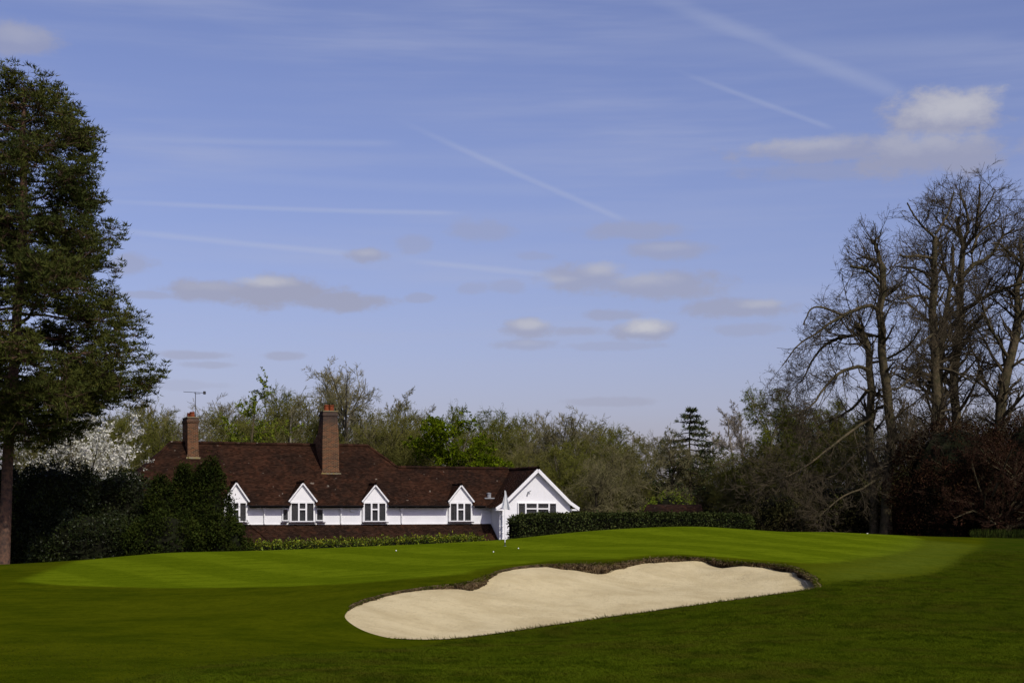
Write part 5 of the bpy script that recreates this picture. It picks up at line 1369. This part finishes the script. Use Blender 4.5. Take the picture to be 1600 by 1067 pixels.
dome = lambda t: math.sqrt(max(0, 1 - max(0, (t - .35) / .65) ** 2.4)) * (.9 + .1 * min(1, t / .3))
cone = lambda t: max(.02, (1 - t) ** .75) * min(1, .8 + t)
egg = lambda t: math.sqrt(max(0, 1 - ((t - .38) / .62) ** 2)) if t > .38 else .86 + .14 * t / .38

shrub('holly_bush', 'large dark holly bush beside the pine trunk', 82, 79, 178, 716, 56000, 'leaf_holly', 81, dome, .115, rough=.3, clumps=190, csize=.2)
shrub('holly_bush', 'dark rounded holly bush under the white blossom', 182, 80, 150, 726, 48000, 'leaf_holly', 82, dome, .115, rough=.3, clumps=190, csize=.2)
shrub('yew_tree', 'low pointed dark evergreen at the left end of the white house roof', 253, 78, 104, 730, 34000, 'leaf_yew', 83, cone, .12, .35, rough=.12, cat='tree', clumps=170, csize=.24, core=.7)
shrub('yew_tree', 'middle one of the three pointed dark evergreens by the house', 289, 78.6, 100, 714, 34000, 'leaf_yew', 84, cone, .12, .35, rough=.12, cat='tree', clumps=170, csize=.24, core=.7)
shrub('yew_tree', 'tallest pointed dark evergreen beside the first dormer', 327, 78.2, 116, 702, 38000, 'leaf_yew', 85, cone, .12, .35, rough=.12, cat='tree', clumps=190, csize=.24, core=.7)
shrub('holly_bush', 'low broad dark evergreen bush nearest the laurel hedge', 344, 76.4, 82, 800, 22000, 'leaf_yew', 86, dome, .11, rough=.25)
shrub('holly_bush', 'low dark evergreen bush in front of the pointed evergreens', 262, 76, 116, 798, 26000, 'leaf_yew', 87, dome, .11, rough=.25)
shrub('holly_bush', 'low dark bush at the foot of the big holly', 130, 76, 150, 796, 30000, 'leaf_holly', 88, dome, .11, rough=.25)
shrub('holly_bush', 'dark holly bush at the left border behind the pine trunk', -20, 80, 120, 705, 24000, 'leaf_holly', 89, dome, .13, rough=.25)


def magnolia():
    r = np.random.default_rng(91); Y = 88; X = px_X(126, Y); b = H(X, Y) + .3
    t = thing('magnolia_tree', 'magnolia covered in white blossom behind the dark holly bushes', 'tree', (X, Y, b - .1)); gt, gc, gb = G(), G(), G()
    T = B([[(0, 0, -.2), (.05, 0, 1.5), (.1, 0, 3), (.1, .1, 4.5)]], [[.2, .17, .14, .09]]); gt.tubes(T.P, T.r, 8)
    l1 = kids(T, np.array([36]), r, .4, 1, 44, 15, K=6, abslen=5.6, taper_len=.15, wander=.12, up=.05, rr=.55, tip=.2); l1 = keep(l1, l1.P[:, -1, 0] < 3.5); gt.tubes(l1.P, l1.r, 5)
    l1 = keep(l1, l1.P[:, -1, 0] < 3.5)
    l2 = kids(l1, 9, r, .25, 1, 45, 14, .42, K=4, wander=.12, up=.06, rr=.6, rmin=.011); l2 = keep(l2, l2.P[:, -1, 0] < 3.7); gc.tubes(l2.P, l2.r, 4)
    l3 = kids(l2, 6, r, .2, 1, 42, 14, .5, K=3, wander=.12, up=.08, rr=.6, rmin=.009); gc.tubes(l3.P, l3.r, 3)
    C = np.concatenate([l3.P[:, -1], l3.P[:, 1], l2.P[:, -1]]); C = C[r.uniform(size=len(C)) < np.where(C[:, 0] > -2.2, .95, .6)]; C = C[C[:, 0] < 3.55 + r.normal(0, .2, len(C))]
    for k in range(5):
        gb.leaves(C + r.normal(size=C.shape) * .03, r.uniform(.09, .17, len(C)), r, .65, axis=np.array([0, -.3, .4]), spread=1.0)
    gt.obj('trunk', M['bark_grey'], t, True); gc.obj('crown', M['twig_grey'], t); gb.obj('blossoms', M['blossom'], t)


magnolia()


def hedge(name, label, path, h, wd, n, mat, seed, leaf, zt, cat='hedge', aspect=.55, rnd=.35, rough=.05):
    """clipped hedge along path (world XY), tops zt (world z at each path point)"""
    r = np.random.default_rng(seed); P = np.array(path, float); zt = np.array(zt, float)
    d = np.concatenate([[0], np.cumsum(np.linalg.norm(np.diff(P, axis=0), axis=1))]); L = d[-1]
    base = P[len(P) // 2]; zb = min(H(*q) for q in P) - .1
    t = thing(name, label, cat, (base[0], base[1], zb)); off = np.array([base[0], base[1], zb])
    def at(s): return np.column_stack([np.interp(s, d, P[:, 0]), np.interp(s, d, P[:, 1])]), np.interp(s, d, zt)
    tan = (P[-1] - P[0]) / np.linalg.norm(P[-1] - P[0]); nr = np.array([-tan[1], tan[0]])
    def body(s, q, zs):     # s along, q in -1..1 around the section (front, top, back)
        c, top = at(s); e = np.minimum(1, np.sqrt(np.clip(np.minimum(s + .02, L - s + .02) / rnd, 0.02, 1)))
        ang = q * math.pi / 2
        lat = np.sign(np.sin(ang)) * np.abs(np.sin(ang)) ** .45 * wd / 2 * e; vert = np.abs(np.cos(ang)) ** .35
        lat = np.where(np.abs(q) > .999, np.sign(q) * wd / 2 * e, lat)
        hh = (top - zb) * (.88 + .12 * e)
        return np.column_stack([c + nr * lat[:, None], zb + hh * np.where(np.abs(q) < .62, .72 + .28 * vert, zs)])
    s = r.uniform(0, L, n); q = np.where(r.uniform(size=n) < .45, r.uniform(-1, 1, n), np.sign(r.normal(size=n)) * r.uniform(.62, 1, n)); z = r.uniform(0.0, .98, n)
    C = body(s, q, z) + r.normal(size=(n, 3)) * rough - off
    N = np.column_stack([nr[0] * np.sign(q), nr[1] * np.sign(q), np.full(n, .5)])
    g = G(); g.leaves(C, r.uniform(.6, 1.3, n) * leaf, r, aspect, axis=N, spread=.9); g.obj('foliage', M[mat], t)
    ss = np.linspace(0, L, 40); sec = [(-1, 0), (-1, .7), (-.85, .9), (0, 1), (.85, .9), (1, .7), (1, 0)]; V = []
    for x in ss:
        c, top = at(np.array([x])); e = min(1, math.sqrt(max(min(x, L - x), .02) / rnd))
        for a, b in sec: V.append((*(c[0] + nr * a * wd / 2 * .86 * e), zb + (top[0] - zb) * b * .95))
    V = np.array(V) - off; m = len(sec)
    g = G(); g.add(V, [(i * m + j, i * m + j + 1, (i + 1) * m + j + 1, (i + 1) * m + j) for i in range(39) for j in range(m - 1)]); g.obj('shade_core', M['inner_shade'], t)  # solid core filling the hedge, coloured dark in place of real shade
    return t


def hp(pts): return [W(a, b, Y)[:2] for a, b, Y in pts], [W(a, b, Y)[2] for a, b, Y in pts]


p_, z_ = hp([(797, 808, 79), (830, 804.5, 79.3), (900, 804, 80), (1000, 803, 81), (1090, 803.5, 82), (1150, 805, 82.5), (1172, 808, 83)])
hedge('clipped_hedge', 'long dark clipped hedge running right from the white gable', p_, 2, 1.7, 48000, 'leaf_hedge', 95, .12, z_)
p_, z_ = hp([(388, 851, 80), (450, 848, 80), (500, 847, 80.4), (600, 844, 81), (700, 840, 81.6), (757, 839, 82)])
hedge('laurel_hedge', 'low yellow green laurel hedge below the tiled lower roof', p_, 1.5, 1.0, 16000, 'leaf_laurel', 96, .14, z_, rough=.10, aspect=.45)

# copper beech at the right
def beech():
    r = np.random.default_rng(97); Y = 88; X = px_X(1560, Y); b = H(X, Y)
    t = thing('beech_tree', 'dense low beech with reddish brown twigs and old leaves at the right', 'tree', (X, Y, b - .1)); gt, gc = G(), G()
    for k in range(3):
        x = (-.5, .5, .1)[k]; T = B([[(x, .2 * k, -.2), (x * 1.2, .2 * k, 1.0), (x * 1.6, 0, 2.2), (x * 2, 0, 4.5)]], [[.26, .22, .18, .08]]); gt.tubes(T.P, T.r, 8)
        dm = lambda q, k=1.0: keep(q, ((q.P[:, -1, 0]) / 4.9) ** 2 + (q.P[:, -1, 1] / 4.2) ** 2 + (np.maximum(q.P[:, -1, 2] - 2.2, 0) / 4.9) ** 2 < k)
        l1 = dm(kids(T, np.array([26]), r, .22, 1, 62, 18, K=6, abslen=5.0, taper_len=.42, wander=.10, up=.05, rr=.5, tip=.2), .9); gt.tubes(l1.P, l1.r, 5)
        l2 = dm(kids(l1, 9, r, .15, 1, 42, 14, .42, K=4, wander=.10, up=.07, rr=.6, rmin=.012)); gc.tubes(l2.P, l2.r, 3)
        l3 = dm(kids(l2, 8, r, .1, 1, 38, 14, .5, K=3, wander=.10, up=.10, rr=.6, rmin=.012)); gc.cones(l3.P, l3.r)
        l4 = dm(kids(l3, 4, r, .1, 1, 34, 14, .7, K=2, wander=.10, up=.10, rr=.7, rmin=.012)); gc.cones(l4.P, l4.r)
        C, _ = tips(l3, 4, r, .1); gc.leaves(C, r.uniform(.6, 1.3, len(C)) * .10, r, .6, m=1)
    gt.obj('trunk', M['bark_dark'], t, True); gc.obj('crown', [M['twig_red'], M['leaf_copper']], t)


beech()
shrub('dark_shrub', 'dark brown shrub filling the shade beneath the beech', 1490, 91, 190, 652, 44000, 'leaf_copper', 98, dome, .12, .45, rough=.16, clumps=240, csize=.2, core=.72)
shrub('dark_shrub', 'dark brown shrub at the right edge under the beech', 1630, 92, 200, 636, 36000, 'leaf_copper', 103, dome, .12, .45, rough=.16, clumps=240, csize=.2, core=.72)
shrub('dark_shrub', 'low dark shrub at the foot of the lopped chestnut', 1310, 97, 170, 752, 22000, 'leaf_thicket', 99, dome, .13, rough=.35)
shrub('dark_shrub', 'dark thorny shrub right of the clipped hedge end', 1218, 92, 110, 762, 16000, 'leaf_thicket', 100, dome, .13, rough=.35)
shrub('dark_shrub', 'dark shrub between the chestnut foot and the beech', 1412, 98, 120, 726, 16000, 'leaf_thicket', 104, dome, .13, rough=.35)
shrub('lime_shrub', 'small bright green shrub just above the shed roof', 1050, 106, 90, 762, 7000, 'leaf_larch', 105, dome, .12, rough=.35)

# ------------------------------------------------------------------ shed behind the hedge
def shed():
    X0, X1, Y = px_X(1003, 101), px_X(1098, 101), 101.0; xc = (X0 + X1) / 2; b = -3.2
    t = thing('garden_shed', 'small shed with a brown hipped roof just showing over the hedge', 'shed', (xc, Y, b), R(-4))
    hw = (X1 - X0) / 2; g = G(); g.box((-hw + .3, -1.5, -1.2), (hw - .3, 1.5, 3.0)); g.obj('wall', M['bark_dark'], t)
    g = G(); ze, zr = 2.95, 3.70
    course_roof(g, (-hw, -1.7, ze), (hw, -1.7, ze), (-hw + .35, 0, zr), (hw - .1, 0, zr), 14, seed=70); course_roof(g, (hw, 1.7, ze), (-hw, 1.7, ze), (hw - .1, 0, zr), (-hw + .35, 0, zr), 8, seed=71)
    course_roof(g, (-hw, 1.7, ze), (-hw, -1.7, ze), (-hw + .35, 0, zr), (-hw + .35, 0, zr), 12, seed=72); course_roof(g, (hw, -1.7, ze), (hw, 1.7, ze), (hw - .1, 0, zr), (hw - .1, 0, zr), 12, seed=73)
    g.obj('roof', M['tile_low'], t)


shed()

# ------------------------------------------------------------------ flag, cup and balls on the green
def flag():
    p = ground_at(789, 853); t = thing('golf_flag', 'white golf flag hanging limp on its pole on the green', 'flag', tuple(p))
    g = G(); g.tubes(np.array([[(0, 0, -.1), (0, 0, 2.08)]]), np.full((1, 2), .016), 8); g.obj('pole', M['paint_white'], t)
    g = G(); g.tubes(np.array([[(0, 0, -.1), (0, 0, .14)]]), np.full((1, 2), .018), 8); g.obj('ferrule', M['metal_dark'], t)
    g = G(); a = np.linspace(0, 6.283, 25); V = [(math.cos(q) * .054, math.sin(q) * .054, .006) for q in a[:-1]] + [(math.cos(q) * .054, math.sin(q) * .054, -.05) for q in a[:-1]]
    g.add(V, [(j, (j + 1) % 24, 24 + (j + 1) % 24, 24 + j) for j in range(24)]); g.obj('cup', M['plastic_grey'], t)
    # limp cloth: gathered at the top, folds spreading downwards
    n, m = 22, 16; V = []
    for i in range(m):
        s = i / (m - 1)
        for j in range(n):
            q = j / (n - 1); wid = (.03 + .25 * s ** 1.2) * (1 if s < .8 else 1 - (s - .8) * 1.3 * (1 - q))
            x = q * wid - .10 * s * (1 - q) * .9; y = .05 * s * math.sin(q * 9.5 + s * 2) + .01 * math.sin(q * 20)
            V.append((x + .012 - .06 * s, y, 2.05 - .62 * s - .10 * q * s))
    g = G(); g.add(V, [(i * n + j, i * n + j + 1, (i + 1) * n + j + 1, (i + 1) * n + j) for i in range(m - 1) for j in range(n - 1)]); g.obj('flag_cloth', M['flag_white'], t, True)


flag()


def ball(px, py, label):
    p = ground_at(px, py); r_ = .0235; n, m = 16, 10; V = [(math.sin(math.pi * i / m) * math.cos(6.2832 * j / n) * r_, math.sin(math.pi * i / m) * math.sin(6.2832 * j / n) * r_, r_ + math.cos(math.pi * i / m) * r_) for i in range(m + 1) for j in range(n)]
    g = G(); g.add(V, [(i * n + j, (i + 1) * n + j, (i + 1) * n + (j + 1) % n, i * n + (j + 1) % n) for i in range(m) for j in range(n)])
    o = g.obj('golf_ball', M['ball_white'], None, True); o.location = tuple(p); tag(o, label, 'golf ball', 'golf balls on the green')


ball(619, 861, 'white golf ball on the green below the laurel hedge, far from the flag')
ball(771, 863, 'white golf ball just short of the flag pole')
ball(810, 857.5, 'white golf ball just beyond and right of the flag pole')


# ------------------------------------------------------------------ small things
def flowers():
    r = np.random.default_rng(101); p = ground_at(1349, 834) if False else W(1349, 834, 84); p[2] = H(p[0], p[1])
    t = thing('white_flowers', 'small clump of white flowers at the foot of the lopped chestnut', 'flowers', tuple(p))
    n = 60; b = np.column_stack([r.normal(0, .35, n), r.normal(0, .25, n), np.zeros(n)]); hgt = r.uniform(.2, .45, n); top = b + np.column_stack([r.normal(0, .05, (n, 2)), hgt])
    g = G(); g.tubes(np.stack([b, top], 1), np.full((n, 2), .008), 3); g.obj('stems', M['leaf_larch'], t)
    g = G()
    for k in range(5): g.leaves(top[:26], .10, r, .6, axis=np.array([0, -.4, .5]), spread=1)
    g.obj('blossoms', M['blossom'], t)
    r = np.random.default_rng(102); n = 1500; Y = r.uniform(82, 87, n); X = px_X(r.uniform(1520, 1620, n), Y); z = Hg(np.column_stack([X, Y]))
    g = G(); g.leaves(np.column_stack([X, Y, z]), r.uniform(.3, .6, n), r, .09, axis=np.array([0, 0, 1.0]), spread=.25)
    tag(g.obj('daffodil_leaves', M['leaf_yew']), 'strap-like bluish green leaves under the beech at the right', 'plants', kind='stuff')


flowers()
